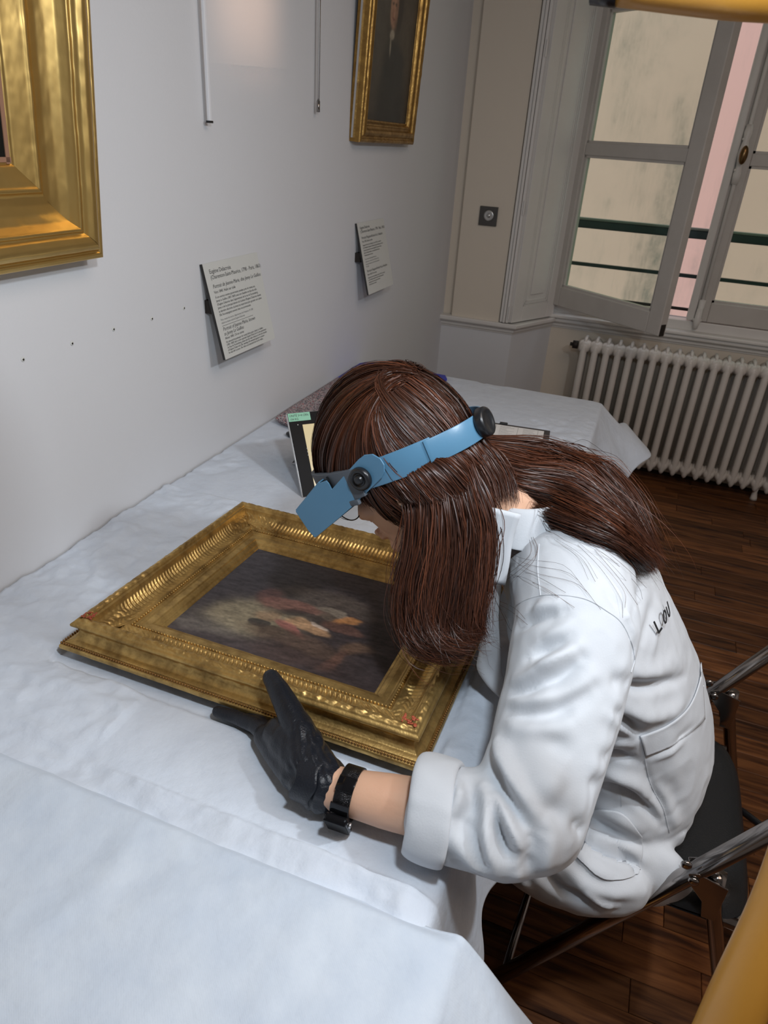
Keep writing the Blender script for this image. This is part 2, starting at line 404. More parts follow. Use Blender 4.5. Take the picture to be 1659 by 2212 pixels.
# outer wall hole reveals handled by wall thickness; outside ledge
# window 1 : fixed frame
win = tag(empty('window_1', (WX0, YW, WZ0)), 'white wooden double casement window, left casement swung into the room', kind='structure')
HX, HY = .487, 3.725           # hinge line of left sash
g = G(); g.box(WX0-.005, HX, YW-.005, YW+.065, WZ0, WZ1); g.box(1.868, 1.908, YW-.005, YW+.065, WZ0, WZ1); g.box(WX0, WX1, YW-.005, YW+.065, 2.56, 2.62); g.box(WX0, WX1, YW+.0, YW+.07, WZ0-.01, .793)
bevel(g.build('window_frame', M['trim'], win), .004)
g = G()
for zz in (1.02, 1.30, 1.62, 1.90): g.tube([(HX+.004, HY-.004, zz-.035), (HX+.004, HY-.004, zz+.035)], .007, 10)
g.build('hinge', M['trim'], win)
def sash_mat_glass():
    m, t, b = nt('tinted_window_glass'); N = t.nodes; L = t.links
    tr = N.new('ShaderNodeBsdfTransparent'); tr.inputs[0].default_value = (.845, .945, .865, 1)
    gl = N.new('ShaderNodeBsdfGlossy'); gl.inputs['Roughness'].default_value = .02; gl.inputs['Color'].default_value = (1, 1, 1, 1)
    fr = N.new('ShaderNodeFresnel'); fr.inputs[0].default_value = 1.35
    mx = N.new('ShaderNodeMixShader'); ge = N.new('ShaderNodeNewGeometry'); iv = N.new('ShaderNodeMath'); iv.operation = 'SUBTRACT'; iv.inputs[0].default_value = 1; L.new(ge.outputs['Backfacing'], iv.inputs[1]); ml = N.new('ShaderNodeMath'); ml.operation = 'MULTIPLY'; L.new(fr.outputs[0], ml.inputs[0]); L.new(iv.outputs[0], ml.inputs[1]); L.new(ml.outputs[0], mx.inputs[0]); L.new(tr.outputs[0], mx.inputs[1]); L.new(gl.outputs[0], mx.inputs[2])
    L.new(mx.outputs[0], N['Material Output'].inputs[0]); return m
M['glass'] = sash_mat_glass()
def sash(origin, ang, w, name, mirror=False):
    """sash in local coords: x 0..w from hinge, y thickness, z .80.. 2.55"""
    z0, z1, st, th = .797, 2.555, .072, .044
    root = link(bpy.data.objects.new(name, None), win)
    root.location = Vector(origin)-Vector(win.location); root.rotation_euler = (0, 0, ang)
    s = -1 if mirror else 1
    def B(nm, x0, x1, za, zb, y0=-th/2, y1=th/2, mt='sash', bv=.004):
        g = G().box(min(s*x0, s*x1), max(s*x0, s*x1), y0, y1, za-origin[2], zb-origin[2]); o = g.build(nm, M[mt], None); o.parent = root
        if bv: bevel(o, bv)
        return o
    B('stile', 0, st, z0, z1); B('stile', w-st, w, z0, z1)
    B('bottom_rail', st, w-st, z0, z0+.092); B('top_rail', st, w-st, z1-.08, z1); B('glazing_bar', st, w-st, 1.474, 1.524, -.018, .018)
    B('glazing_bar', st, w-st, 2.02, 2.05, -.018, .018)
    for za, zb in ((z0+.092, 1.474), (1.524, 2.02), (2.05, z1-.08)):
        B('pane', st-.004, w-st+.004, za-.004, zb+.004, -.002, .002, 'glass', 0)
        # glazing bead
        g = G(); q = .010
        for (a, b_, c, d) in ((st, st+q, za, zb), (w-st-q, w-st, za, zb), (st, w-st, za, za+q), (st, w-st, zb-q, zb)):
            g.box(min(s*a, s*b_), max(s*a, s*b_), -.013, .013, c-origin[2], d-origin[2])
        o = g.build('bead_moulding', M['sash'], None); o.parent = root
    return root
lsash = sash((HX, HY, .797), -math.radians(38.0), .70, 'sash'); lsash['label'] = 'left casement swung open into the room'
# dark worn notch marks on open sash foot
g = G().box(.702, .704, -.018, .010, .0, .05); o = g.build('scuff', M['rust'], None); o.parent = lsash
rsash = sash((1.868, YW+.025, .797), 0, .705, 'sash', True); rsash['label'] = 'right casement closed, with the bolt rod and oval knob'
# cremone bolt on right sash left stile (x about 1.18)
BX = 1.868-.705
cre = link(bpy.data.objects.new('cremone_bolt', None), win); cre.location = (BX-WX0, 0, 0)
def cb(nm, g, mt='trim'):
    return g.build(nm, M[mt], cre, smooth=True)
yb = YW-.006
g = G(); g.box(BX-.022, BX+.012, yb-.012, yb+.03, .80, 2.55); bevel(cb('cover_strip', g), .006)
g = G(); g.tube([(BX+.030, yb-.004, .82), (BX+.030, yb-.004, 2.5)], .0085, 12); cb('bolt_rod', g)
g = G(); g.tube([(BX+.030, yb-.006, 1.40), (BX+.030, yb-.010, 1.44), (BX+.030, yb-.012, 1.47), (BX+.030, yb-.014, 1.52), (BX+.030, yb-.012, 1.57), (BX+.030, yb-.010, 1.60), (BX+.030, yb-.006, 1.63)], [.014, .017, .012, .020, .012, .017, .014], 14, up=(0, 1, 0), flat=.8)
for zz in (1.455, 1.575): g.ball((BX+.018, yb-.016, zz), .006, 10, 6)
g.tube([(BX+.030, yb-.0, .83), (BX+.030, yb-.004, .90)], .015, 12); cb('lock_case', g)
g = G(); g.ball((BX+.034, yb-.046, 1.515), (.017, .012, .037), 20, 12); cb('knob', g, 'brass')
g = G(); g.tube([(BX+.034, yb-.012, 1.515), (BX+.034, yb-.04, 1.515)], .007, 10); cb('knob_stem', g, 'brass')
g = G(); g.tube([(BX+.028, yb-.012, .765), (BX+.028, yb-.016, .80), (BX+.028, yb-.016, .86)], [.010, .016, .013], 12); g.box(BX+.008, BX+.048, yb-.022, yb, .80, .812); cb('keeper', g)
# folded interior shutters on the splayed reveal
shut = tag(empty('folded_shutter', (.33, 3.41, .735)), 'white folded wooden shutter with a moulded panel against the window reveal', 'shutter')
a = np.array([.352, 3.402]); b_ = np.array([.506, 3.700]); dv = (b_-a)/np.linalg.norm(b_-a); nv = np.array([dv[1], -dv[0]]); LW = np.linalg.norm(b_-a)
def leaf(nm, s0, s1, o0, o1, z0, z1, bv=.003):
    p = [a+dv*s0+nv*o0, a+dv*s1+nv*o0, a+dv*s1+nv*o1, a+dv*s0+nv*o1]
    g = G().prism([(q[0], q[1], z0) for q in p], (0, 0, z1-z0)); return bevel(g.build(nm, M['trim'], shut), bv)
leaf('leaf', 0, LW, -.024, 0, .737, 2.6)
leaf('stile', 0, .075, 0, .006, .737, 2.6); leaf('stile', LW-.062, LW, 0, .006, .737, 2.6); leaf('bottom_rail', .075, LW-.062, 0, .006, .737, .81); leaf('top_rail', .075, LW-.062, 0, .006, 2.5, 2.6)
for q in (0, 1, 2):
    d_ = .075+q*.010; e_ = LW-.062-q*.010; h_ = .006-q*.0016
    g = G()
    for (s0, s1, za, zb) in ((d_, d_+.006, .81+q*.01, 2.5), (e_-.006, e_, .81+q*.01, 2.5), (d_, e_, .81+q*.01, .816+q*.01)):
        p = [a+dv*s0, a+dv*s1, a+dv*s1+nv*h_, a+dv*s0+nv*h_]; g.prism([(r[0], r[1], za) for r in p], (0, 0, zb-za))
    g.build('panel_moulding', M['trim'], shut)
leaf('raised_field', .125, LW-.112, 0, .005, .86, 2.45, .004)
xx = .298
for w_, o_, yo in ((.014, 0, -.012), (.012, .016, -.022), (.013, .030, -.018), (.006, .044, -.008)):
    g = G().box(xx+o_, xx+o_+w_, PYF+yo-.004, PYF+.02, .735, 2.6); bevel(g.build('folded_leaf_edge', M['trim'], shut), .003)
for zz in (.785, 1.25, 1.85):
    g = G().tube([(xx+.043, PYF-.026, zz-.03), (xx+.043, PYF-.026, zz+.03)], .004, 8); g.build('hinge', M['trim'], shut)
# white latch on reveal jamb
hk = tag(empty('shutter_latch', (.50, YW-.05, 1.86)), 'small white painted latch hook high on the window jamb', 'latch')
g = G(); g.box(.472, .484, YW-.035, YW-.004, 1.80, 1.96); g.build('latch_plate', M['trim'], hk)
g = G(); g.tube([(.487, YW-.04, 1.95), (.492, YW-.05, 1.91), (.487, YW-.055, 1.88), (.494, YW-.045, 1.855), (.502, YW-.05, 1.87)], .006, 8); g.build('hook', M['trim'], hk, True)
g = G(); g.tube([(.487, YW-.035, 1.84), (.487, YW-.035, 1.79)], .005, 8); g.build('pin', M['trim'], hk, True)
# outside: ledge, railing, courtyard wall
tag(G().box(WX0-.05, WX1+.05, YW+.05, YW+.32, .70, .752).build('trim_3', M['zinc']), 'grey outer window ledge', kind='structure')
rl = tag(empty('window_railing', (1.2, 4.0, 1.14)), 'dark green iron guard rail outside the window', 'railing')
g = G().box(.2, 2.2, 3.98, 4.02, 1.140, 1.180); bevel(g.build('handrail', M['railing'], rl), .006)
g = G().box(.2, 2.2, 3.978, 4.022, 1.180, 1.189); g.build('handrail_top', mat('pale_grey_rail_top', (.20, .24, .22), .5), rl)  # paler grey strip along the top of the handrail
g = G().box(.2, 2.2, 3.99, 4.01, .955, .972); g.build('rail_bar', M['railing'], rl)
g = G().tube([(.2, 4.0, .80), (2.2, 4.0, .80)], .008, 10); g.build('rail_bar', M['rust'], rl)
def court_x(t, b, mp):
    N = t.nodes; L = t.links
    def noise(sc, st, det=6):
        q = N.new('ShaderNodeMapping'); q.inputs['Scale'].default_value = st; L.new(mp.outputs[0], q.inputs['Vector'])
        n = N.new('ShaderNodeTexNoise'); n.inputs['Scale'].default_value = sc; n.inputs['Detail'].default_value = det; n.inputs['Roughness'].default_value = .7; L.new(q.outputs[0], n.inputs['Vector']); return n
    n1 = noise(2.4, (1, 1, .16)); n2 = noise(.9, (1, 1, 1)); n3 = noise(9, (1, 1, .5))
    r1 = N.new('ShaderNodeMapRange'); r1.inputs[1].default_value = .46; r1.inputs[2].default_value = .62; L.new(n1.outputs[0], r1.inputs[0])
    r2 = N.new('ShaderNodeMapRange'); r2.inputs[1].default_value = .40; r2.inputs[2].default_value = .60; L.new(n2.outputs[0], r2.inputs[0])
    r3 = N.new('ShaderNodeMapRange'); r3.inputs[1].default_value = .4; r3.inputs[2].default_value = .7; r3.inputs[3].default_value = .35; L.new(n3.outputs[0], r3.inputs[0])
    mu = N.new('ShaderNodeMath'); mu.operation = 'MULTIPLY'; L.new(r1.outputs[0], mu.inputs[0]); L.new(r2.outputs[0], mu.inputs[1])
    mv = N.new('ShaderNodeMath'); mv.operation = 'MULTIPLY'; L.new(mu.outputs[0], mv.inputs[0]); L.new(r3.outputs[0], mv.inputs[1])
    mx = N.new('ShaderNodeMix'); mx.data_type = 'RGBA'; mx.inputs[6].default_value = (.78, .47, .385, 1); mx.inputs[7].default_value = (.22, .18, .15, 1)
    L.new(mv.outputs[0], mx.inputs[0]); L.new(mx.outputs[2], b.inputs['Base Color'])
M['court'] = mat('stained_pink_render', (.8, .52, .43), .9, extra=court_x)
tag(G().box(-5, 8, 6.2, 6.5, -4, 4.6).build('courtyard_wall', M['court']), 'weather-stained pink rendered wall across the courtyard', 'wall')
tag(G().box(-5, 8, YW+.25, 6.2, -4.1, -4).build('trim_4', M['zinc']), 'courtyard ground', kind='structure')
# radiator
rad = tag(empty('cast_iron_radiator', (1.25, 3.62, 0)), 'white cast-iron column radiator under the window', 'radiator')
def rad_section():
    g = G(); pit = .0553; zt, zb = .634, .100
    for y, r in ((3.565, .0165), (3.62, .0150), (3.675, .0165)):
        g.tube([(0, y, zb-.045), (0, y, zb-.036), (0, y, zb-.02), (0, y, zb), (0, y, zt), (0, y, zt+.012)], [.003, .011, .0155, r, r, r*.8], 12, up=(0, 1, 0), flat=1.2)
    # headers: rounded bar front to back with peaked crest
    for zc, up in ((zt, 1), (zb, -1)):
        g.tube([(0, 3.548, zc), (0, 3.556, zc), (0, 3.62, zc), (0, 3.684, zc), (0, 3.692, zc)], [.012, .024, .026, .024, .012], 14, up=(0, 0, 1), flat=1.15)
        g.tube([(-pit/2, 3.60, zc), (-pit/2+.006, 3.60, zc), (-.008, 3.60, zc), (.008, 3.60, zc), (pit/2-.006, 3.60, zc), (pit/2, 3.60, zc)], [.024, .028, .031, .031, .028, .024], 16)
    g.tube([(0, 3.566, zt+.020), (0, 3.60, zt+.036), (0, 3.65, zt+.036), (0, 3.68, zt+.020)], [.004, .009, .009, .004], 8)
    o = g.build('section_source', M['rad'], None, True); me = o.data; bpy.data.objects.remove(o); return me
RM = rad_section()
for i in range(22):
    o = bpy.data.objects.new('section', RM); link(o, rad); o.location = (.705+i*.0553-1.25, -3.62, 0)
g = G()
g = G().tube([(1.655, 3.60, .09), (1.657, 3.60, .04), (1.66, 3.60, .012), (1.66, 3.60, 0)], [.018, .012, .016, .018], 12); g.build('foot', M['rad'], rad, True)
g = G().tube([(.73, 3.60, .09), (.73, 3.60, .04), (.73, 3.60, .012), (.73, 3.60, 0)], [.018, .012, .016, .018], 12); g.build('foot', M['rad'], rad, True)
g = G().tube([(.645, 3.6, .634), (.672, 3.6, .634)], .020, 8); g.tube([(.632, 3.6, .634), (.648, 3.6, .634)], .009, 8); g.build('end_plug', M['rust'], rad, True)
# dimmer switch
sw = tag(empty('wall_switch', (.178, PYF-.003, 1.20)), 'square steel push switch plate on the cream pier', 'switch')
bevel(G().box(.137, .221, PYF-.010, PYF, 1.159, 1.241).build('plate', M['switch'], sw), .0015)
G().lathe((.182, PYF-.010, 1.203), (0, -1, 0), [(.0235, 0), (.0235, .003), (.021, .006), (.015, .004), (.013, .004)], 32).build('ring', M['switchb'], sw, True)
G().ball((.182, PYF-.014, 1.203), (.0095, .006, .0095), 20, 12).build('button', M['switchb'], sw, True)
# wall screws and holes
for i, (y, z) in enumerate(((.862, 1.126), (.975, 1.128), (1.086, 1.131), (1.203, 1.129), (1.315, 1.131))):
    g = G().lathe((0, y, z), (1, 0, 0), [(.0042, 0), (.0040, .0008), (.0030, .0014)], 14)
    o = g.build('wall_plug', M['label'], None, True, origin=(0, y, z))
    lab = ['wall plug below the big gold frame, leftmost of the row of five', 'wall plug second from the left in the row of five', 'wall plug in the middle of the row of five', 'larger wall plug fourth in the row of five', 'tiny wall plug nearest the left wall text label'][i]
    tag(o, lab, 'wall plug', 'wall plugs in a row on the white wall')
    g = G().lathe((.0012, y, z), (1, 0, 0), [(.0020, 0), (.0018, .0006)], 10); g.build('hole', M['rust'], o, True)
# ================================================================== PICTURE FRAMES
def densify(prof, step):
    P = np.array(prof, float); out = [P[0]]
    for a, b in zip(P[:-1], P[1:]):
        n = max(1, int(np.ceil(np.linalg.norm(b-a)/step)))
        for i in range(1, n+1): out.append(a+(b-a)*i/n)
    return np.array(out)
def smooth_prof(P, it=2):
    P = P.copy()
    for _ in range(it): P[1:-1] = .25*P[:-2]+.5*P[1:-1]+.25*P[2:]
    return P
def frame_sides(root, hx, hy, prof, T, mat_, step_u, disp=None, name='moulding', matf=None):
    """four mitred mouldings; T: 4x4 numpy local->world"""
    for s in range(4):
        L_ = hx if s % 2 == 0 else hy; D = hy if s % 2 == 0 else hx
        n = max(4, int(2*L_/step_u)); u = np.linspace(-1, 1, n)
        w = prof[:, 0]; h = prof[:, 1]
        A = u[:, None]*(L_-w)[None, :]; W_ = np.broadcast_to(w, A.shape); H = np.broadcast_to(h, A.shape).copy()
        if disp is not None: H = H+disp(A, W_, L_, s)
        Y = -(D-W_); X = A
        if s == 0: x, y = X, Y
        elif s == 1: x, y = -Y, X
        elif s == 2: x, y = -X, -Y
        else: x, y = Y, -X
        P = np.stack([x, y, H, np.ones_like(H)], -1).reshape(-1, 4) @ T.T
        k = len(w); idx = np.arange(n*k).reshape(n, k)
        F = np.stack([idx[:-1, :-1], idx[1:, :-1], idx[1:, 1:], idx[:-1, 1:]], -1).reshape(-1, 4)
        mesh_np(name, P[:, :3], F, matf(s) if matf else mat_, root, True)
def beads(root, hx, hy, inset, h, r, pitch, T, mat_, name, flat=(1, 1, 1)):
    """rows of small beads joined as one ornament"""
    ico = bmesh.new(); bmesh.ops.create_icosphere(ico, subdivisions=1, radius=1); iv = np.array([v.co[:] for v in ico.verts]); fi = np.array([[v.index for v in f.verts] for f in ico.faces]); ico.free()
    C_ = []
    for s in range(4):
        L_ = (hx if s % 2 == 0 else hy)-inset; D = (hy if s % 2 == 0 else hx)-inset; n = int(2*L_/pitch)
        for a in np.linspace(-L_, L_, n, endpoint=False):
            C_.append({0: (a, -D), 1: (D, a), 2: (-a, D), 3: (-D, -a)}[s]+(h, s % 2))
    C_ = np.array(C_); V = []
    for c in C_:
        f = flat if c[3] == 0 else (flat[1], flat[0], flat[2]); V.append(iv*r*np.array(f)+c[:3])
    V = np.concatenate(V); V = (np.c_[V, np.ones(len(V))] @ T.T)[:, :3]
    F = (fi[None]+np.arange(len(C_))[:, None, None]*len(iv)).reshape(-1, 3)
    return tag(mesh_np(name, V, F, mat_, root, True), kind='stuff')
def canvas(root, hx, hy, h, T, fn, name, mat_, n=(240, 170)):
    xs = np.linspace(-hx, hx, n[0]); ys = np.linspace(-hy, hy, n[1]); X, Y = np.meshgrid(xs, ys, indexing='ij')
    P = np.stack([X, Y, np.full_like(X, h), np.ones_like(X)], -1).reshape(-1, 4) @ T.T
    idx = np.arange(n[0]*n[1]).reshape(n); F = np.stack([idx[:-1, :-1], idx[1:, :-1], idx[1:, 1:], idx[:-1, 1:]], -1).reshape(-1, 4)
    o = mesh_np(name, P[:, :3], F, mat_, root, True)
    col = fn((X/hx).ravel(), (Y/hy).ravel())
    ca = o.data.color_attributes.new('paint', 'FLOAT_COLOR', 'POINT'); ca.data.foreach_set('color', np.c_[np.clip(col, 0, 1), np.ones(len(col))].astype(np.float32).ravel())
    return o
def blobs(X, Y, base, lst, seed=0.0, warp=.06, hard=1.0):
    P = np.stack([X*3+seed, Y*3, np.zeros_like(X)], -1)
    X = X+warp*fbm(P, 4); Y = Y+warp*fbm(P+50, 4)
    C_ = base.copy()
    for (cx, cy, rx, ry, ang, col, a, soft) in lst:
        c, s = math.cos(math.radians(ang)), math.sin(math.radians(ang)); dx, dy = X-cx, Y-cy
        d = np.sqrt(((dx*c+dy*s)/rx)**2+((-dx*s+dy*c)/ry)**2); k = a/(1+np.exp((d-1)/(soft*hard)))
        C_ = C_*(1-k[:, None])+np.array(col)*k[:, None]
    return C_

# ---- the ornate frame lying on the table
TF = math.radians(2.2)
frc = np.array([.523, .889, .7515])
T = np.eye(4); T[:3, 1] = (0, math.cos(TF), -math.sin(TF)); T[:3, 2] = (0, math.sin(TF), math.cos(TF)); T[:3, 3] = frc
pf = tag(empty('ornate_picture_frame', tuple(frc)), 'ornate gilded frame with fluted cove around a dark oil painting, lying on the covered table', 'picture frame')
prof = [(-.0145, 0), (-.0150, .005), (-.0135, .008), (-.0085, .0085), (-.0080, .011), (-.004, .0125), (.0005, .0135), (.004, .017), (.0068, .022), (.0078, .027), (.0065, .032), (.003, .0355), (-.0005, .037), (-.0012, .0405), (.0008, .043), (.0035, .0445), (.0050, .047), (.0085, .0492), (.0115, .0500), (.0145, .0490), (.0172, .0465), (.0180, .0435), (.0205, .043), (.0212, .040), (.0230, .0345), (.0275, .0280), (.0345, .0228), (.0430, .0198), (.0510, .0196), (.0560, .0215), (.0580, .0225), (.0592, .0200), (.0665, .0200), (.0675, .0178), (.0710, .0178), (.0718, .0160), (.0840, .0150), (.0850, .0125), (.0875, .0120), (.0925, .0095), (.0945, .0065), (.0985, .0052), (.1000, .0030)]
pr = smooth_prof(densify(prof, .0011), 1)
def orn(A, W_, L_, s):
    d = np.zeros_like(A); edge = (L_-W_)-np.abs(A)     # distance from mitre
    # fluted cove
    win = np.clip((W_-.0218)/.003, 0, 1)*np.clip((.0568-W_)/.003, 0, 1)
    fl = (np.abs(np.cos(np.pi*(A+.0035*((W_-.040)/.016)**2)/.0078))-.55)*.0034
    cm = np.clip((edge-.050)/.012, 0, 1)
    P = np.stack([A*120, W_*160, np.full_like(A, 3.1*s)], -1)
    leaf = (np.abs(np.sin(A*330+np.sin(W_*240)*2.2))*np.abs(np.cos(W_*210+A*90)))**.7*.0022-.0009+.0007*fbm(P, 2)
    d += win*(fl*cm+leaf*(1-cm))
    # leaf band on the crest
    wl = np.clip((W_-.0040)/.003, 0, 1)*np.clip((.0180-W_)/.003, 0, 1)
    sgn = np.where(A > 0, 1, -1)
    lf = np.abs(np.sin(A*150+sgn*np.abs(W_-.0115)*260))**1.5*.0011+.0005*np.cos(A*420+W_*500)*np.sin(W_*600-A*140)-.0007+.0006*fbm(P*1.2, 2)
    band = np.abs(((np.abs(A)+.02) % .105)-.0525) > .0505     # ribbon ties
    d += wl*np.where(band, .0008, lf)
    d += .00025*fbm(P*.5, 2)
    return d
frame_sides(pf, .284, .2475, pr, T, M['gold'], .00135, orn)
beads(pf, .284, .2475, .0628, .0212, .0023, .0056, T, M['gold'], 'bead_row')
beads(pf, .284, .2475, -.0118, .0098, .0023, .0047, T, M['gold_dark'], 'rope_edge', (.8, 1, 1.3))
# worn red bole on corners
for sx, sy in ((1, -1), (-1, -1)):
    g = G()
    for k in range(26):
        a = random.uniform(-.010, .010); b_ = random.uniform(-.008, .008); p = T @ np.array([sx*(.284-.020+a), sy*(.2475-.020+b_), .0515+random.uniform(-.001, .001), 1]); g.ball(p[:3], (random.uniform(.001, .003), random.uniform(.001, .003), .0008), 8, 5)
    tag(g.build('worn_red_bole', mat('red_bole_wear', (.36, .07, .03), .6), pf, True), kind='stuff')
# backing board
g = G(); P0 = [T @ np.array([sx*.270, sy*.234, -.0010, 1]) for sx, sy in ((-1, -1), (1, -1), (1, 1), (-1, 1))]
g.prism([p[:3] for p in P0], T[:3, 2]*.0025); g.build('backing_board', M['gold_dark'], pf)
def paint_table(X, Y):
    # generic dark figure sketch: broad dim strokes only
    base = np.tile(np.array([.035, .026, .026]), (len(X), 1))
    t = np.clip((Y+1)/2, 0, 1)[:, None]; l = np.clip((1-X)/2, 0, 1)[:, None]
    base = base*(1-.6*l*t)+np.array([.050, .050, .062])*.6*l*t
    base = blobs(X, Y, base, [
        (-.36, -.38, .46, .36, 20, (.23, .19, .12), .85, .22), (-.05, -.05, .40, .16, 0, (.13, .095, .065), .7, .25), (.1, .28, .5, .2, -5, (.10, .075, .058), .7, .3),
        (-.15, -.02, .30, .12, -3, (.20, .085, .065), .75, .16), (-.42, .1, .14, .16, 0, (.12, .05, .04), .6, .2), (.28, .05, .20, .06, -8, (.24, .19, .14), .7, .15),
        (.42, -.02, .16, .06, 40, (.42, .18, .06), .8, .18), (.05, -.16, .30, .07, -5, (.03, .022, .02), .8, .15), (-.28, -.28, .12, .10, 20, (.30, .18, .10), .6, .2),
        (-.14, -.56, .12, .10, 0, (.05, .04, .028), .85, .12), (-.30, -.46, .10, .09, 0, (.025, .022, .02), .9, .1), (-.02, -.42, .20, .07, -40, (.30, .10, .085), .8, .15),
        (.12, -.33, .22, .08, -15, (.40, .23, .12), .8, .15), (.20, -.26, .10, .03, -20, (.55, .42, .33), .7, .2), (.42, -.18, .22, .09, 0, (.14, .065, .045), .6, .12),
        (.1, -.62, .5, .14, -5, (.085, .052, .035), .7, .25), (.66, -.45, .14, .10, 30, (.15, .085, .05), .6, .25), (.55, -.72, .06, .2, -20, (.13, .06, .04), .5, .3), (.2, -.85, .4, .1, 0, (.05, .03, .025), .6, .3), (-.7, -.8, .3, .12, 0, (.10, .085, .07), .6, .3)], 3.0, .06, .5)
    st = fbm(np.stack([X*9+Y*7, Y*26-X*5, X*0], -1), 5)+.6*fbm(np.stack([X*40, Y*55, X*0+4], -1), 3)
    return base*(1+.28*st[:, None])*1.75
M['paint'] = attr_mat('oil_paint', .38, .35, .12, .1)
cv = canvas(pf, .1850, .1485, .0035, T, paint_table, 'canvas', M['paint'], (300, 240)); cv['label'] = 'dark oil painting with pale and reddish brushwork'

# ---- big gilt frame hanging top left (leans forward)
def wall_T(y0, z0, d0, lean):
    """local x -> world -y?  seen from the room: right is +y ... origin at bottom right corner on the wall plane"""
    T = np.eye(4); T[:3, 0] = (0, 1, 0); T[:3, 1] = (math.sin(lean), 0, math.cos(lean)); T[:3, 2] = (math.cos(lean), 0, -math.sin(lean)); T[:3, 3] = (d0, y0, z0); return T
def wall_frame(name, label, yR, zB, w, h, d0, lean, prof, mat_, beadspec=None, **k):
    hx, hy = w/2, h/2; T = wall_T(yR-hx, zB, d0, lean); T[:3, 3] += T[:3, 1]*hy
    root = tag(empty(name, tuple(T[:3, 3])), label, 'picture frame')
    frame_sides(root, hx, hy, smooth_prof(densify(prof, .002), 1), T, mat_, .02 if not k.get('disp') else .004, k.get('disp'))
    return root, T, hx, hy
bp_ = [(.004, -.035), (.0, -.034), (-.001, 0), (.0, .010), (.006, .013), (.009, .013), (.011, .009), (.014, .011), (.018, .019), (.025, .023), (.033, .023), (.040, .018), (.044, .011), (.0465, .0105), (.048, .013), (.052, .013), (.054, .009), (.062, -.002), (.074, -.010), (.088, -.014), (.100, -.014), (.105, -.012), (.107, -.009), (.112, -.009), (.114, -.012), (.122, -.015), (.134, -.020), (.142, -.023), (.144, -.027), (.150, -.028)]
big, T2, hx2, hy2 = wall_frame('large_gilt_frame', 'large plain gilded frame around a black picture at the top left of the wall', 1.032, 1.276, .95, 1.15, .036, math.radians(5.5), bp_, M['gold_bright'], disp=lambda A, W_, L_, s: .0006*fbm(np.stack([A*30, W_*60, A*0+s], -1), 3)*((W_ > .005)))
g = G(); q = [T2 @ np.array([sx*(hx2-.148), sy*(hy2-.148), -.027, 1]) for sx, sy in ((-1, -1), (1, -1), (1, 1), (-1, 1))]
g.prism([p[:3] for p in q], -T2[:3, 2]*.003); g.build('picture', mat('near_black_painting', (.006, .007, .006), .35, var=.3), big)
g = G()
for sx, sy, ax_, ay_ in ((1, 0, .0035, hy2-.145), (-1, 0, .0035, hy2-.145), (0, 1, hx2-.145, .0035), (0, -1, hx2-.145, .0035)):
    c = T2 @ np.array([sx*(hx2-.1505), sy*(hy2-.1505), -.0275, 1]); g.obox(c[:3], T2[:3, 0]*ax_, T2[:3, 1]*ay_, T2[:3, 2]*.002)
g.build('inner_slip', mat('pinkish_wood_slip', (.30, .16, .10), .6), big)
g = G(); q = [T2 @ np.array([sx*(hx2-.06), sy*(hy2-.035), -.035, 1]) for sx, sy in ((-1, -1), (1, -1), (1, 1), (-1, 1))]
g.prism([p[:3] for p in q], T2[:3, 2]*.006); g.build('backing_board', M['gold_dark'], big)
# ---- portrait frame
pp = [(.003, -.038), (0, -.037), (-.001, 0), (.002, .004), (.008, .006), (.012, .002), (.016, .000), (.020, .006), (.028, .010), (.034, .008), (.038, .001), (.044, -.003), (.048, .001), (.052, -.002), (.055, -.007), (.058, -.012), (.061, -.010), (.063, -.014)]
por, T3, hx3, hy3 = wall_frame('portrait_frame', 'narrow gilded frame with a standing portrait of a dark-coated figure, upper middle of the wall', 2.700, 1.474, .50, .66, .032, math.radians(3.2), pp, M['gold_old'], disp=lambda A, W_, L_, s: .0012*fbm(np.stack([A*60, W_*90, A*0+s], -1), 3)*((W_ > .004) & (W_ < .018)))
def paint_portrait(X, Y):
    base = np.tile(np.array([.060, .048, .034]), (len(X), 1)); k = np.clip(.5-Y*.5, 0, 1)[:, None]; base = base*(1-.55*k)+np.array([.022, .016, .014])*.55*k
    return blobs(X, Y, base, [
        (.60, -.1, .40, .5, 0, (.105, .080, .048), .6, .25), (-.7, .0, .3, .5, 0, (.050, .047, .038), .6, .3), (.0, .30, .26, .16, 0, (.030, .018, .012), .95, .08), (.12, .12, .16, .20, 0, (.022, .014, .010), .9, .08),
        (.05, -.85, .62, .62, 0, (.016, .018, .018), .92, .08), (.08, -.42, .46, .22, 0, (.016, .019, .020), .92, .08),
        (-.13, .12, .17, .19, 0, (.50, .27, .16), .97, .06), (-.02, .08, .07, .15, 0, (.24, .12, .07), .7, .15), (-.20, .16, .045, .014, 0, (.06, .035, .02), .9, .15), (-.08, .16, .04, .014, 0, (.06, .035, .02), .9, .15),
        (-.17, .08, .025, .05, 0, (.36, .15, .09), .7, .2), (-.14, .02, .055, .012, 0, (.26, .07, .05), .9, .15), (-.13, -.13, .10, .05, 0, (.44, .38, .28), .95, .10), (-.17, -.24, .035, .10, 8, (.34, .30, .22), .85, .12)], 9.0, .02)*(1+.2*fbm(np.stack([X*8, Y*12, X*0], -1), 4)[:, None])
canvas(por, hx3-.060, hy3-.060, -.0125, T3, paint_portrait, 'canvas', M['paint'], (130, 190))['label'] = 'portrait of a pale-faced figure in a dark coat'
g = G(); q = [T3 @ np.array([sx*(hx3-.02), sy*(hy3-.02), -.037, 1]) for sx, sy in ((-1, -1), (1, -1), (1, 1), (-1, 1))]
g.prism([p[:3] for p in q], T3[:3, 2]*.006); g.build('backing_board', M['navy'], por)
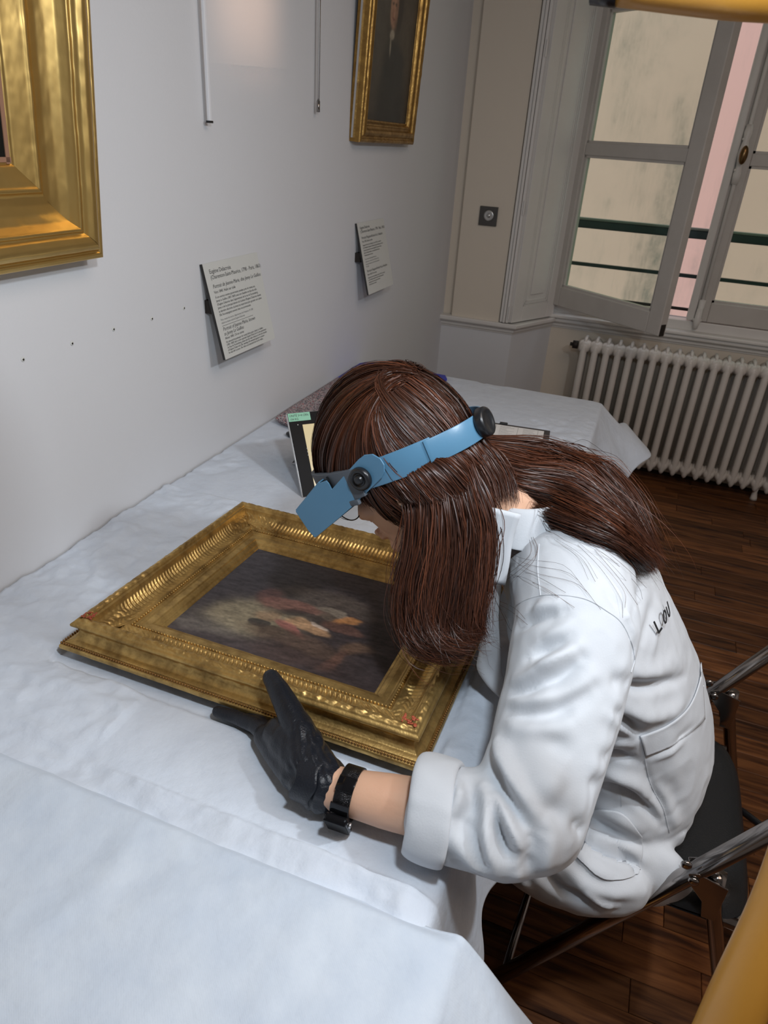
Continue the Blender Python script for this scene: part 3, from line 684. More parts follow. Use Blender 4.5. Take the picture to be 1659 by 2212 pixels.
g = G(); c = T3 @ np.array([-hx3-.004, 0, -.022, 1]); g.obox(c[:3], T3[:3, 0]*.003, T3[:3, 1]*(hy3-.01), T3[:3, 2]*.003); g.build('side_strip', M['alu'], por)

# ---- hanging rods
g = G().box(.012, .019, 1.428, 1.436, 1.498, ZC-.02); o = tag(bevel(g.build('hanging_rod', M['rod'], None, origin=(.015, 1.43, 1.498)), .0012), 'white flat picture rod hanging on the wall right of the big gold frame', 'hanging rod')
G().box(.010, .0205, 1.4265, 1.4375, 1.4955, 1.500).build('end_cap', M['black'], o)
o = tag(G().tube([(.016, 1.950, 1.546), (.016, 1.950, ZC-.02)], .0035, 12).build('hanging_rod', M['steelrod'], None, True, origin=(.016, 1.95, 1.546)), 'thin polished steel picture rod hanging between white rod and portrait', 'hanging rod')
G().tube([(.016, 1.950, 1.540), (.016, 1.950, 1.566)], .0048, 12).build('hook_clamp', M['chrome'], o, True)

# ---- wall text labels
def text_obj(s, size, T, mat_, parent, shear=0.0, squash=1.0, name='lettering', thick=0.0):
    cu = bpy.data.curves.new(name, 'FONT'); cu.body = s; cu.size = size; cu.shear = shear; cu.space_line = 1.0; cu.resolution_u = 2; cu.extrude = thick
    to = bpy.data.objects.new(name, cu); me = bpy.data.meshes.new_from_object(to); bpy.data.objects.remove(to)
    V = np.array([v.co[:] for v in me.vertices]) if len(me.vertices) else np.zeros((0, 3))
    V[:, 0] *= squash; V = (np.c_[V, np.ones(len(V))] @ T.T)[:, :3]-np.array(world_loc(parent))
    me.vertices.foreach_set('co', V.astype(np.float32).ravel()); me.update(); me.materials.append(mat_)
    o = bpy.data.objects.new(name, me); link(o, parent); return o
def wall_label(yL, yR, zT, dT, dB, zB, lines, label):
    up = np.array([dT-dB, 0, zT-zB]); H = np.linalg.norm(up); up /= H; W_ = yR-yL; rt = np.array([0, 1.0, 0]); n = np.cross(rt, up); org = np.array([dB, yL, zB])
    root = tag(empty('wall_text_label', tuple(org)), label, 'label')
    g = G(); g.obox(org+rt*W_/2+up*H/2-n*.0022, rt*W_/2, up*H/2, n*.0022); o = g.build('board', M['label'], root)
    g = G(); g.obox(org-rt*.0008+up*H/2-n*.0022, rt*.0012, up*H/2, n*.0026); g.build('black_edge', M['label_edge'], root)
    for ya in (yL+.010, yR-.038): g = G().box(.0, .020, ya, ya+.028, zB+.10, zB+.13); g.build('wall_mount', M['rust'], root)
    for (s, x, y, sz, sh, ink) in lines:
        T = np.eye(4); T[:3, 0] = rt; T[:3, 1] = up; T[:3, 2] = n; T[:3, 3] = org+rt*x+up*(H-y)+n*.0004
        if s == '-': g = G(); g.obox(T[:3, 3]+rt*sz/2, rt*sz/2, up*.00035, n*.0001); g.build('divider_line', M['ink'], root); continue
        text_obj(s, sz, T, M[ink], root, sh, .94)
    return root
L1 = [('Eug\u00e8ne Delacroix', .020, .026, .0145, 0, 'ink'), ('(Charenton-Saint-Maurice, 1798 - Paris, 1863)', .020, .040, .0138, 0, 'ink'),
      ('Portrait de Jeanne-Marie, dite Jenny Le Guillou', .020, .062, .0130, .25, 'ink'), ('Vers 1840. Huile sur toile', .020, .075, .0100, 0, 'ink')]
para = ['\u00c0 son service comme gouvernante pendant pr\u00e8s de trente ans,', 'Jenny Le Guillou (1801-1869) avait une chambre en face de celle', "d'Eug\u00e8ne Delacroix dans l'appartement de la rue de Furstemberg.", "Jenny a \u00e9t\u00e9 le principal t\u00e9moin de l'activit\u00e9 d'Eug\u00e8ne Delacroix durant", 'sa derni\u00e8re d\u00e9cennie, \u00e9cartant les importuns pour garantir son calme.', "Elle l'accompagnait souvent dans ses promenades."]
for i, s in enumerate(para): L1.append((s, .020, .087+i*.0088, .0080, 0, 'ink'))
L1 += [('Paris, mus\u00e9e du Louvre, d\u00e9partement des Peintures, RF 3281', .020, .143, .0068, 0, 'inkgrey'), ('d\u00e9p\u00f4t au mus\u00e9e national Eug\u00e8ne-Delacroix', .020, .151, .0068, 0, 'inkgrey'), ('-', .020, .1565, .150, 0, 'ink'),
       ('Portrait of Jeanne-Marie, known', .020, .169, .0128, .25, 'ink'), ('as Jenny Le Guillou', .020, .181, .0128, .25, 'ink'), ('About 1840. Oil on canvas', .020, .191, .0088, 0, 'ink')]
para = ['His devoted housekeeper for nearly thirty years, Jenny Le Guillou', "(1801-1869) had a room opposite Eug\u00e8ne Delacroix's in the apartment", 'on Rue de Furstemberg. Jenny was the main witness to the last decade', "of Eug\u00e8ne Delacroix's life, warding off unwanted guests to ensure", 'he was left in peace. She often accompanied him on his walks.']
for i, s in enumerate(para): L1.append((s, .020, .2005+i*.0070, .0074, 0, 'ink'))
L1 = [(s, x, y*.905, z*.93, a, b) for s, x, y, z, a, b in L1]
wall_label(1.385, 1.626, 1.216, .006, .055, 1.005, L1, 'tilted pale text label nearest the big gold frame')
L2 = [('Eug\u00e8ne Delacroix', .020, .022, .0135, 0, 'ink'), ('(Charenton-Saint-Maurice, 1798 - Paris, 1863)', .020, .035, .0135, 0, 'ink'), ("Portrait d'Auguste-Richard de La Hautière", .020, .056, .0128, .25, 'ink'), ('Vers 1828. Huile sur toile', .020, .068, .010, 0, 'ink')]
para = ['Auguste-Richard de La Hauti\u00e8re, n\u00e9 en 1814, est un \u00e9l\u00e8ve', "de l'institution Goubaux o\u00f9 Delacroix peint plusieurs portraits", "de jeunes laur\u00e9ats du concours g\u00e9n\u00e9ral. Il pose en buste,", "v\u00eatu d'un habit sombre, la cravate blanche nou\u00e9e.", 'Il devient plus tard avocat.']
for i, s in enumerate(para): L2.append((s, .020, .080+i*.0088, .0082, 0, 'ink'))
for i, s in enumerate(['Paris, mus\u00e9e national Eug\u00e8ne-Delacroix', 'acquis avec le concours de la Soci\u00e9t\u00e9 des Amis', 'du mus\u00e9e Delacroix et du Fonds du patrimoine', 'MD 2003']): L2.append((s, .020, .128+i*.0088, .0074, 0, 'inkgrey'))
L2 += [('Portrait of Auguste-Richard de La Hauti\u00e8re', .020, .172, .0124, .25, 'ink'), ('About 1828. Oil on canvas', .020, .183, .0088, 0, 'ink')]
for i, s in enumerate(['Auguste-Richard de La Hauti\u00e8re, born in 1814, was a pupil', 'at the Goubaux institution, where Delacroix painted', 'several portraits of young prize winners.', 'He later became a lawyer.']): L2.append((s, .020, .194+i*.0080, .0076, 0, 'ink'))
L2 = [(s, x, y*.92, z*.93, a, b) for s, x, y, z, a, b in L2]
wall_label(2.268, 2.512, 1.237, .006, .060, 1.014, L2, 'tilted pale text label under the portrait, nearer the window')

# ================================================================== TABLES AND COVERS
def table(name, x0, x1, y0, y1, zt, label, legs):
    root = tag(empty(name, ((x0+x1)/2, (y0+y1)/2, 0)), label, 'table')
    bevel(G().box(x0, x1, y0, y1, zt-.028, zt).build('tabletop', mat('table_laminate', (.5, .46, .4), .6), root), .004)
    bevel(G().box(x0+.05, x1-.05, y0+.05, y1-.05, zt-.085, zt-.028).build('apron', M['navy'], root), .003)
    for (lx, ly, m_) in legs:
        r = .0115 if m_ == 'chrome' else .021
        g = G().tube([(lx, ly, zt-.03), (lx, ly, .012)], r, 12); g.build('leg', M[m_], root, True)
        g = G().tube([(lx, ly, 0), (lx, ly, .03)], r*1.35, 12); g.build('rubber_foot', M['black'], root, True)
    return root
ZT = .736
table('long_table', .012, .872, .47, 2.372, ZT, 'long table under the wrinkled white cover along the wall', [(.06, .55, 'chrome'), (.86, .74, 'chrome'), (.06, 2.30, 'black'), (.845, 2.30, 'black')])
table('near_table', .012, .90, -1.1, .402, ZT+.006, 'near table under the white fleece cover at the bottom of the photo', [(.06, .36, 'chrome'), (.80, .30, 'chrome'), (.06, -1.0, 'chrome'), (.84, -1.0, 'chrome')])
def sst(x, a, b): t = np.clip((x-a)/(b-a), 0, 1); return t*t*(3-2*t)
def drape(s, A, r):
    """s: distance past the table edge; A: angle from vertical (rad). returns out, down"""
    th = np.minimum(np.maximum(s, 0)/r, np.pi/2-A); o = r*np.sin(th); d = r*(1-np.cos(th)); rest = np.maximum(s-r*(np.pi/2-A), 0)
    return o+rest*np.sin(A), d+rest*np.cos(A)
def cover(name, label, us, vs, XE, YE, zt, Afun, hfun, mat_, near_round=None, thick=.0007, flutter=None):
    U, V = np.meshgrid(us, vs, indexing='ij')
    A = Afun(V); o, d = drape(U-XE, A, .012); X = np.where(U > XE, XE+o, U); Z = zt-d; Y = V.copy()
    if YE is not None:
        k = 1-sst(U-XE, .02, .14); o2, d2 = drape(V-YE, np.full_like(V, .25), .012)
        Y = np.where(V > YE, YE+o2*k+(V-YE)*(1-k), V); Z = Z-d2*k
    w = sst(XE-U, -.02, .03)
    Z = Z+hfun(X, Y, U, V)*w
    P = np.stack([X, Y, Z], -1)
    hang = sst(U-XE, .01, .12)
    X2 = P[..., 0]+hang*(.010*np.sin(V*34+1.2)*np.minimum((U-XE)/.2, 1)+.006*fbm(np.stack([V*9, Z*5, V*0], -1), 3))
    if flutter is not None: X2 = X2+hang*flutter(U-XE, V)
    P[..., 0] = X2
    idx = np.arange(U.size).reshape(U.shape); F = np.stack([idx[:-1, :-1], idx[1:, :-1], idx[1:, 1:], idx[:-1, 1:]], -1).reshape(-1, 4)
    o = mesh_np(name, P.reshape(-1, 3), F, mat_, None, True, origin=(XE/2, float(vs.mean()), zt))
    sm = o.modifiers.new('solid', 'SOLIDIFY'); sm.thickness = thick; sm.offset = -1
    return tag(o, label, 'table cover')
def crease(X, Y, k, seed):
    n = fbm(np.stack([X*k+seed, Y*k*1.1, X*0+seed], -1), 3); return 1-np.abs(n)*2.2
def hA(X, Y, U, V):
    P = np.stack([X*5, Y*5, X*0], -1)
    z = .0045*fbm(P, 3)+.0030*np.clip(crease(X, Y, 6, 2.3), -.3, 1)+.0016*np.clip(crease(X, Y, 15, 8.1), -.3, 1)+.0006*fbm(np.stack([X*60, Y*60, X*0], -1), 2)
    soft = sst(Y, .45, .50)*(1-sst(Y, .56, .66)); z += .007*soft*(1+.5*fbm(np.stack([X*4, Y*3, X*0+9], -1), 2))
    # long diagonal folds near the left front
    for (x0, y0, x1, y1, a, w) in ((.20, .60, .52, .54, .0035, .012), (.30, .56, .70, .49, .0045, .012), (.45, .60, .78, .50, .003, .010), (.05, .66, .35, .62, .0025, .012), (.62, .52, .88, .55, .003, .010), (.1, 1.2, .3, 1.5, .002, .014), (.5, 1.55, .8, 1.7, .003, .014), (.15, .95, .2, 1.3, .0018, .01), (.83, .6, .87, 1.1, .003, .012)):
        dx, dy = x1-x0, y1-y0; L2 = dx*dx+dy*dy; t = np.clip(((X-x0)*dx+(Y-y0)*dy)/L2, 0, 1); dd = np.hypot(X-x0-t*dx, Y-y0-t*dy+.01*np.sin(t*7)); z += a*np.exp(-(dd/w)**2)*np.sin(np.pi*np.clip(t, .05, .95))
    z *= sst(np.abs(V-.427), .0, .03)
    z = z*1.25+.004
    wx, wy = X+.05*fbm(np.stack([X*5, Y*5, X*0+7], -1), 2), Y+.05*fbm(np.stack([X*5, Y*5, X*0+11], -1), 2)
    z = z+.0042*np.clip(crease(wx, wy*.8, 8, 3.7), -.3, 1)+.0020*np.clip(crease(wx*.8, wy, 21, 6.1), -.3, 1)
    z = np.where((X > .40) & (X < .95) & (Y > .48) & (Y < .64), np.minimum(z, .0075), z)
    z = np.maximum(z, -.0015); z = np.where(Y > 1.2, np.minimum(z, .0042), z)
    inside = ((X > .215) & (X < .83) & (Y > .61) & (Y < 1.16)); return np.where(inside, np.minimum(z, .0012), z)
covA = cover('long_table_cover', 'wrinkled white cover on the long table, under the gilded frame', np.concatenate([np.linspace(.004, .86, 190), np.linspace(.864, 1.13, 64)]), np.linspace(.437, 2.47, 440), .880, 2.378, .7395,
    lambda V: np.radians(12+38*sst(V, 2.12, 2.40)), hA, M['cloth'])
def hB(X, Y, U, V):
    z = .0042*fbm(np.stack([X*4+3, Y*4, X*0], -1), 3)+.0007*fbm(np.stack([X*35, Y*35, X*0], -1), 3)+.0030*np.clip(crease(X+.04*fbm(np.stack([X*6, Y*6, X*0], -1), 2), Y, 6, 5.3), -.4, 1)+.0010*np.clip(crease(X, Y, 17, 2.2), -.4, 1)
    e = sst(V, .425, .4525); return z*(1-e)-.0150*e**2+.004
covB = cover('near_table_cover', 'smooth white fleece cover on the near table, filling the bottom left', np.concatenate([np.linspace(.004, .89, 150), np.linspace(.894, 1.32, 70)]), np.concatenate([np.linspace(-.9, .40, 130), np.linspace(.404, .4525, 26)]), .918, None, .7520,
    lambda V: np.radians(14+30*sst(V, .05, .44)), hB, M['cloth2'], flutter=lambda s, V: .02*np.sin(V*22)*np.clip(s/.3, 0, 1)*(1-sst(V, .3, .44)))

# ================================================================== THINGS ON THE TABLE
# tablet on kickstand
tw = np.array([.70, .714, 0]); tw /= np.linalg.norm(tw); tu = np.array([-.40, .45, .80]); tu /= np.linalg.norm(tu); tu = tu-tw*(tu @ tw); tu /= np.linalg.norm(tu); tn = np.cross(tw, tu)
to = np.array([.312, 1.283, .745]); TWd, THt = .275, .205
tab = tag(empty('tablet_computer', tuple(to)), 'black tablet computer propped on its kickstand behind the frame', 'tablet')
def on_tab(x, y, n=0): return to+tw*x+tu*y+tn*n
g = G(); g.obox(on_tab(TWd/2, THt/2, -.005), tw*TWd/2, tu*THt/2, tn*.004); bevel(g.build('body', M['alu'], tab), .0035, 3)
g = G(); g.obox(on_tab(TWd/2, THt/2, -.0004), tw*(TWd/2-.0022), tu*(THt/2-.0022), tn*.0008); bevel(g.build('glass', M['screenbezel'], tab), .0005)
def screen_x(t, b, mp):
    b.inputs['Emission Color'].default_value = (.62, .52, .28, 1); b.inputs['Emission Strength'].default_value = .55
g = G(); g.obox(on_tab(TWd/2+.004, THt/2-.006, .0007), tw*(TWd/2-.030), tu*(THt/2-.026), tn*.0003); g.build('display', mat('tablet_display', (.25, .2, .1), .2, extra=screen_x), tab)
g = G(); g.obox(on_tab(.030, THt-.0125, .0007), tw*.027, tu*.0098, tn*.0003); st = g.build('sticker', M['stickergreen'], tab); st['label'] = 'green inventory sticker'
T = np.eye(4); T[:3, 0] = tw; T[:3, 1] = tu; T[:3, 2] = tn
for s, x, y in (('UNIT\u00c9 3+4 CRN', .006, THt-.0115), ('104 KG', .006, THt-.0200)):
    T[:3, 3] = on_tab(x, y, .0013); text_obj(s, .0078, T, M['ink'], st, 0, .85)
for k, (x, y) in enumerate(((.023, THt-.031), (.034, THt-.090), (.034, THt-.098), (.034, THt-.106))):
    p = on_tab(x, y, .0006); G().lathe(p, tn, [(.0016, 0), (.0014, .0004)], 12).build('screen_icon', M['alu'], tab, True)
g = G(); q0 = on_tab(.03, .120, -.009); q1 = on_tab(TWd-.03, .120, -.009); down = np.array([-.075, .082, -(q0[2]-.7475)]); g.prism([q0, q1, q1+down, q0+down], tn*-.003); bevel(g.build('kickstand', M['greylid'], tab), .001)
# small black thing behind tablet
g = G(); c = spot(622, 940, 2, .752); g.ball(c+np.array([.012, .012, -.0005]), (.024, .014, .009), 20, 12)
o = tag(g.build('computer_mouse', M['black'], None, True, origin=tuple(c)), 'small rounded black object peeking out left of the tablet', 'computer mouse')
# speckled felt pad
def soft_pad(name, corners, z0, th, mat_, label, cat, rnd=.02, puff=.3):
    """rounded slab from quad corners (a,b,c,d) counterclockwise"""
    a, b, c, d = [np.array(p, float) for p in corners]; n = 40; U, V = np.meshgrid(np.linspace(0, 1, n), np.linspace(0, 1, n), indexing='ij')
    B = (a[None, None]*(1-U[..., None])*(1-V[..., None])+b*(U[..., None])*(1-V[..., None])+c*U[..., None]*V[..., None]+d*(1-U[..., None])*V[..., None])
    e = np.minimum(np.minimum(U, 1-U)*np.linalg.norm(b-a), np.minimum(V, 1-V)*np.linalg.norm(d-a)); k = np.clip(e/rnd, 0, 1); h = np.sqrt(1-(1-k)**2)
    zt_ = z0+th*(.5+.5*h)+.003*fbm(np.stack([U*3, V*3, U*0], -1), 2)*h; zb_ = z0+th*(.5-.5*h)
    top = np.dstack([B, zt_]).reshape(-1, 3); bot = np.dstack([B, zb_]).reshape(-1, 3); idx = np.arange(n*n).reshape(n, n)
    F = np.stack([idx[:-1, :-1], idx[1:, :-1], idx[1:, 1:], idx[:-1, 1:]], -1).reshape(-1, 4)
    return tag(mesh_np(name, np.concatenate([top, bot]), np.concatenate([F, F[:, ::-1]+n*n]), mat_, None, True, origin=((a[0]+c[0])/2, (a[1]+c[1])/2, z0)), label, cat)
soft_pad('felt_pad', [(.030, 1.66), (.21, 1.60), (.26, 2.02), (.028, 2.09)], .744, .034, M['felt'], 'thick speckled grey felt pad by the wall behind the tablet', 'pad', .03)
# blue folder
g = G(); g.prism([(.012, 2.12, .7445), (.30, 2.03, .7445), (.352, 2.325, .7445), (.335, 2.36, .7445), (.03, 2.36, .7445), (.012, 2.33, .7445)], (0, 0, .010))
tag(bevel(g.build('blue_folder', M['bluefolder'], None, origin=(.18, 2.2, .7445)), .003), 'bright blue plastic folder at the far end of the table', 'folder')
# clipboard
cb_ = tag(empty('clipboard', (.66, 1.9, .744)), 'dark clipboard holding printed sheets behind her neck', 'clipboard')
p0, p1 = np.array([.545, 1.985]), np.array([.768, 2.010]); dx = (p1-p0)/np.linalg.norm(p1-p0); dy = np.array([dx[1], -dx[0]])
g = G(); q = [p0, p0+dy*.32, p1+dy*.32, p1]; g.prism([(a[0], a[1], .7445) for a in q], (0, 0, .004)); bevel(g.build('board', M['navy'], cb_), .001)
for k in range(3):
    off = k*.0012; q = [p0+dx*.002+dy*(.014+off), p0+dx*.002+dy*.305, p1-dx*(.020-off)+dy*.305, p1-dx*(.020-off)+dy*(.014+off)]
    g = G(); g.prism([(a[0], a[1], .7488+k*.0004) for a in q], (0, 0, .0003)); g.build('sheet', M['paper'], cb_)
g = G()
for f in (.10, .20, .29):
    q = p0+dx*(.223*f/.29*.85)+dy*.02; g.obox((q[0]+dy[0]*.12, q[1]+dy[1]*.12, .7501), np.array([*dx, 0])*.0004, np.array([*dy, 0])*.12, (0, 0, .0001))
for r in range(22):
    for c_ in range(3):
        s0 = .010+c_*.068; L_ = random.uniform(.02, .05); q = p0+dx*(s0+L_/2)+dy*(.026+r*.0085); g.obox((q[0], q[1], .7501), np.array([*dx, 0])*L_/2, np.array([*dy, 0])*.0005, (0, 0, .0001))
g.build('printed_lines', M['inkgrey'], cb_)
q = p0+dx*.085+dy*.004; g = G().obox((q[0], q[1], .751), np.array([*dx, 0])*.012, np.array([*dy, 0])*.006, (0, 0, .003)); bevel(g.build('clip', M['black'], cb_), .002)
# stray thread on near cover
th = [spot(x, y, 2, .7535) for x, y in ((186, 1945), (215, 1948), (250, 1960), (252, 1957), (240, 1975))]
tag(G().tube(curve_pts(np.array(th), 24)-np.array([0, 0, .0005]), .0004, 5).build('loose_thread', M['inkgrey'], None, True, origin=tuple(th[0])), 'tiny loose thread on the near white cover', 'thread')

# ================================================================== CHAIR
ch = tag(empty('folding_chair', (1.2, 1.08, 0)), 'chrome folding chair with black leatherette seat under the seated person', 'chair')
def ctube(nm, P, r, n=14, flat=1.0, up=None): return G().tube(np.array(P, float), r, n, flat=flat, up=up).build(nm, M['chrome'], ch, True)
for (px_, py_, fx, nm) in ((1.229, .851, .970, 'near'), (1.275, 1.321, 1.005, 'far')):
    d = np.array([px_-fx, 0.0, .5]); top = np.array([fx, py_, 0])+d*1.62
    ctube('side_tube', [(fx, py_, .004), tuple(np.array([fx, py_, 0])+d*.8), tuple(top)], .0135, 16, flat=1.25, up=(0, 1, 0))
    # pivot bracket and rear leg (folded U channel)
    s = 1 if nm == 'near' else -1
    ctube('rear_leg', [(px_+.030, py_+.002, .505), (px_+.040, py_+.002, .44), (px_+.10, py_+.002, .25), (px_+.182, py_+.002, .004)], [.013, .013, .0115, .0115], 12)
    for yo in (-.0165, .0140):
        g = G(); g.prism([(px_-.014, py_+yo, .505), (px_-.006, py_+yo, .482), (px_+.018, py_+yo, .455), (px_+.026, py_+yo, .42), (px_+.046, py_+yo, .42), (px_+.046, py_+yo, .500), (px_+.0, py_+yo, .512)], (0, .0025, 0)); bevel(g.build('pivot_bracket', M['chrome'], ch), .001)
    for dx_, dz_ in ((0, 0), (-.018, .030)):
        G().lathe((px_+dx_-.004, py_-.017, .495+dz_), (0, -1, 0), [(.0085, 0), (.008, .003), (.0045, .005), (.002, .005)], 18).build('rivet', M['chrome'], ch, True)
ctube('front_rail', [(1.10, .87, .392), (1.10, 1.29, .392)], .009)
for yy in (.868, 1.272): ctube('seat_rail', [(.93, yy, .405), (1.12, yy, .395), (1.32, yy, .388)], .010)
ctube('foot_rail', [(1.405, .853, .06), (1.447, 1.323, .06)], .009)
ctube('foot_rail', [(.985, .853, .04), (1.02, 1.323, .04)], .009)
n = 30; U, V = np.meshgrid(np.linspace(-1, 1, n), np.linspace(-1, 1, n), indexing='ij')
e = 1-np.maximum(np.abs(U), np.abs(V)); k = np.clip(e/.18, 0, 1)
sx_, sy_ = .205, .212; q = .28; Us = np.sign(U)*np.abs(U); cr_ = np.maximum(np.abs(U)**6+np.abs(V)**6, 1e-9)**(1/6); sc = np.where(cr_ > 0, np.maximum(np.abs(U), np.abs(V))/cr_, 1)
X = 1.135+sx_*U*sc+.0; Y = 1.065+sy_*V*sc+.03*U*0; Z = .402+.032*np.sqrt(1-(1-k)**2)-.012*(1-U**2)*(1-V**2)-.018*(X-1.13)
bot = np.stack([X, Y, np.full_like(X, .396)-.018*(X-1.13)], -1).reshape(-1, 3); top = np.stack([X, Y, Z], -1).reshape(-1, 3); idx = np.arange(n*n).reshape(n, n)
F = np.stack([idx[:-1, :-1], idx[1:, :-1], idx[1:, 1:], idx[:-1, 1:]], -1).reshape(-1, 4)
mesh_np('seat', np.concatenate([top, bot]), np.concatenate([F, F[:, ::-1]+n*n]), M['leather'], ch, True)
bl = []
for t in np.linspace(-1, 1, 24): bl.append((1.452+.02*(1-t*t), 1.095+.235*t, .80))
G().tube(np.array(bl), [.02]*24, 14, up=(0, 0, 1), flat=3.2).build('backrest', M['leather'], ch, True)
# second chair leg glimpsed at right edge behind
o = tag(G().tube([spot(1600, 1750, 2, .06), spot(1720, 1840, 2, .06)], .009, 12).build('low_black_bar', M['black'], None, True, origin=tuple(spot(1650, 1790, 2, .03))), 'thin black bar low behind the chair at the right edge', 'bar')

# ================================================================== OCHRE LAMP ARM CLOSE TO THE CAMERA
la = tag(empty('lamp_stand', (1.32, .55, 0)), 'ochre varnished curved lamp stand, out of focus, entering at lower right and upper right corners', 'lamp stand')
def along(x, y, t): return CAM+ray(x, y)*t
P = [along(1380, 2660, .66), along(1572, 2212, .62), along(1719, 1880, .60), along(1850, 1400, .58), along(1885, 900, .56), along(1880, 420, .54), along(1850, 90, .53), along(1740, -20, .53), along(1600, -38, .53), along(1470, -52, .54), along(1350, -66, .55)]
P = [np.array([P[0][0]+.05, P[0][1]+.02, .02])]+P
arm = curve_pts(np.array(P), 90)
G().tube(arm, .0245, 28).build('curved_arm', M['ochre'], la, True)
G().lathe((arm[0][0], arm[0][1], 0), (0, 0, 1), [(.13, 0), (.13, .012), (.06, .02), (.03, .05)], 36).build('base', M['ochre'], la, True)
G().tube([arm[-1], arm[-1]+(arm[-1]-arm[-3])*.5], [.0255, .0255], 24).build('end_cap', M['black'], la, True)
# ================================================================== PERSON
person = tag(empty('person', (1.15, 1.05, .42)), 'woman in white coat and black glove bent over the gilded frame, seated on folding chair', 'person')
def voxel_mesh(g, voxel, smooth_it=6, name='tmp'):
    """fuse overlapping solids into one continuous skin"""
    o = g.build(name, None, None, True)
    r = o.modifiers.new('r', 'REMESH'); r.mode = 'VOXEL'; r.voxel_size = voxel; r.use_smooth_shade = True
    if smooth_it:
        s = o.modifiers.new('s', 'SMOOTH'); s.factor = .5; s.iterations = smooth_it
    dg = bpy.context.evaluated_depsgraph_get(); dg.update(); me = bpy.data.meshes.new_from_object(o.evaluated_get(dg))
    V = np.empty(len(me.vertices)*3, np.float32); me.vertices.foreach_get('co', V); V = V.reshape(-1, 3).astype(float)
    F = [tuple(p.vertices) for p in me.polygons]; bpy.data.objects.remove(o)
    quads = np.array([f for f in F if len(f) == 4]); tris = [f for f in F if len(f) != 4]
    return V, (quads if not tris else F)
def normals(V, F):
    F = np.asarray(F); a, b, c, d = V[F[:, 0]], V[F[:, 1]], V[F[:, 2]], V[F[:, 3]]
    n = np.cross(c-a, d-b); N = np.zeros_like(V)
    for i in range(4): np.add.at(N, F[:, i], n)
    return N/(np.linalg.norm(N, axis=1)[:, None]+1e-12)
def bvh_of(V, F): return BVHTree.FromPolygons([tuple(v) for v in V], [tuple(int(i) for i in f) for f in F])
def hit(bvh, x, y):
    d = Vector(ray(x, y)); d.normalize(); h = bvh.ray_cast(Vector(CAM), d)
    return (np.array(h[0]), np.array(h[1])) if h[0] is not None else (None, None)

# ---- head frame
HP, HQ, HR = .65, .10, 0.0
Hf = np.array([-math.cos(HP)*math.cos(HQ), math.cos(HP)*math.sin(HQ), -math.sin(HP)])
S0 = np.cross([0, 0, 1.0], Hf); S0 /= np.linalg.norm(S0); U0 = np.cross(Hf, S0)
Hs = math.cos(HR)*S0+math.sin(HR)*U0; Hu = np.cross(Hf, Hs)
HC = np.array([.672, .885, 1.088]); HS = 1.05
HM = np.stack([Hf, Hs, Hu])
def hp(f, s, u): return HC+HS*(Hf*f+Hs*s+Hu*u)

# ---- skin: head, neck, forearm, hidden torso and arms (one surface)
g = G()
g.ball(hp(-.010, 0, .010), np.array([.090, .071, .087])*HS, 32, 24, M=HM)
g.ball(hp(.030, 0, -.045), np.array([.062, .058, .075])*HS, 28, 20, M=HM)
g.ball(hp(.050, 0, -.085), np.array([.036, .036, .038])*HS, 24, 16, M=HM)     # jaw / chin
for s in (1, -1):
    g.capsule(hp(-.01, s*.055, -.05), hp(.055, s*.020, -.108), .016, .014)   # jaw line
    g.ball(hp(.062, s*.036, -.048), np.array([.022, .022, .018])*HS, 16, 12, M=HM)   # cheek
    g.capsule(hp(.078, s*.045, -.002), hp(.088, s*.014, .002), .008, .008)   # brow
    g.capsule(hp(.082, s*.005, -.068), hp(.086, s*.018, -.066), .007, .006)  # nostril
    g.ball(hp(-.012, s*.077, -.030), np.array([.018, .008, .030])*HS, 16, 12, M=HM)  # ear
g.cone_chain([(*hp(.086, 0, -.010), .007), (*hp(.098, 0, -.038), .008), (*hp(.108, 0, -.058), .0105)])
g.capsule(hp(.090, -.018, -.088), hp(.090, .018, -.088), .0055, .0055); g.capsule(hp(.087, -.013, -.098), hp(.087, .013, -.098), .0065, .0065)
g.ball(hp(.070, 0, -.118), np.array([.020, .022, .016])*HS, 16, 12, M=HM)
neck_b = np.array([.850, .935, 1.005])
g.cone_chain([(*hp(-.045, 0, -.045), .058), (*(.5*hp(-.06, 0, -.07)+.5*neck_b), .054), (*neck_b, .062)])
spine = [(.858, .94, .985, .05), (.89, .955, .93, .07), (.95, .99, .80, .08), (1.02, 1.03, .66, .085), (1.09, 1.06, .53, .085)]
g.cone_chain(spine)
ELB = np.array([.972, .565, .800]); WR = np.array([.716, .541, .787]); SHO = np.array([.965, .775, .955])
g.cone_chain([(.92, .86, .97, .06), (*SHO, .05), (*ELB, .038), (.865, .553, .797, .0350), (.80, .546, .792, .0320), (.745, .541, .788, .0268), (*WR, .0262)])
RS, RE, RWR = np.array([.93, 1.11, .955]), np.array([.955, 1.33, .80]), np.array([.80, 1.27, .80])
g.cone_chain([(.90, 1.03, .97, .06), (*RS, .05), (*RE, .038), (*RWR, .026)])
V, F = voxel_mesh(g, .0032, 4)
body = mesh_np('body', V, F, M['skin'], person, True)
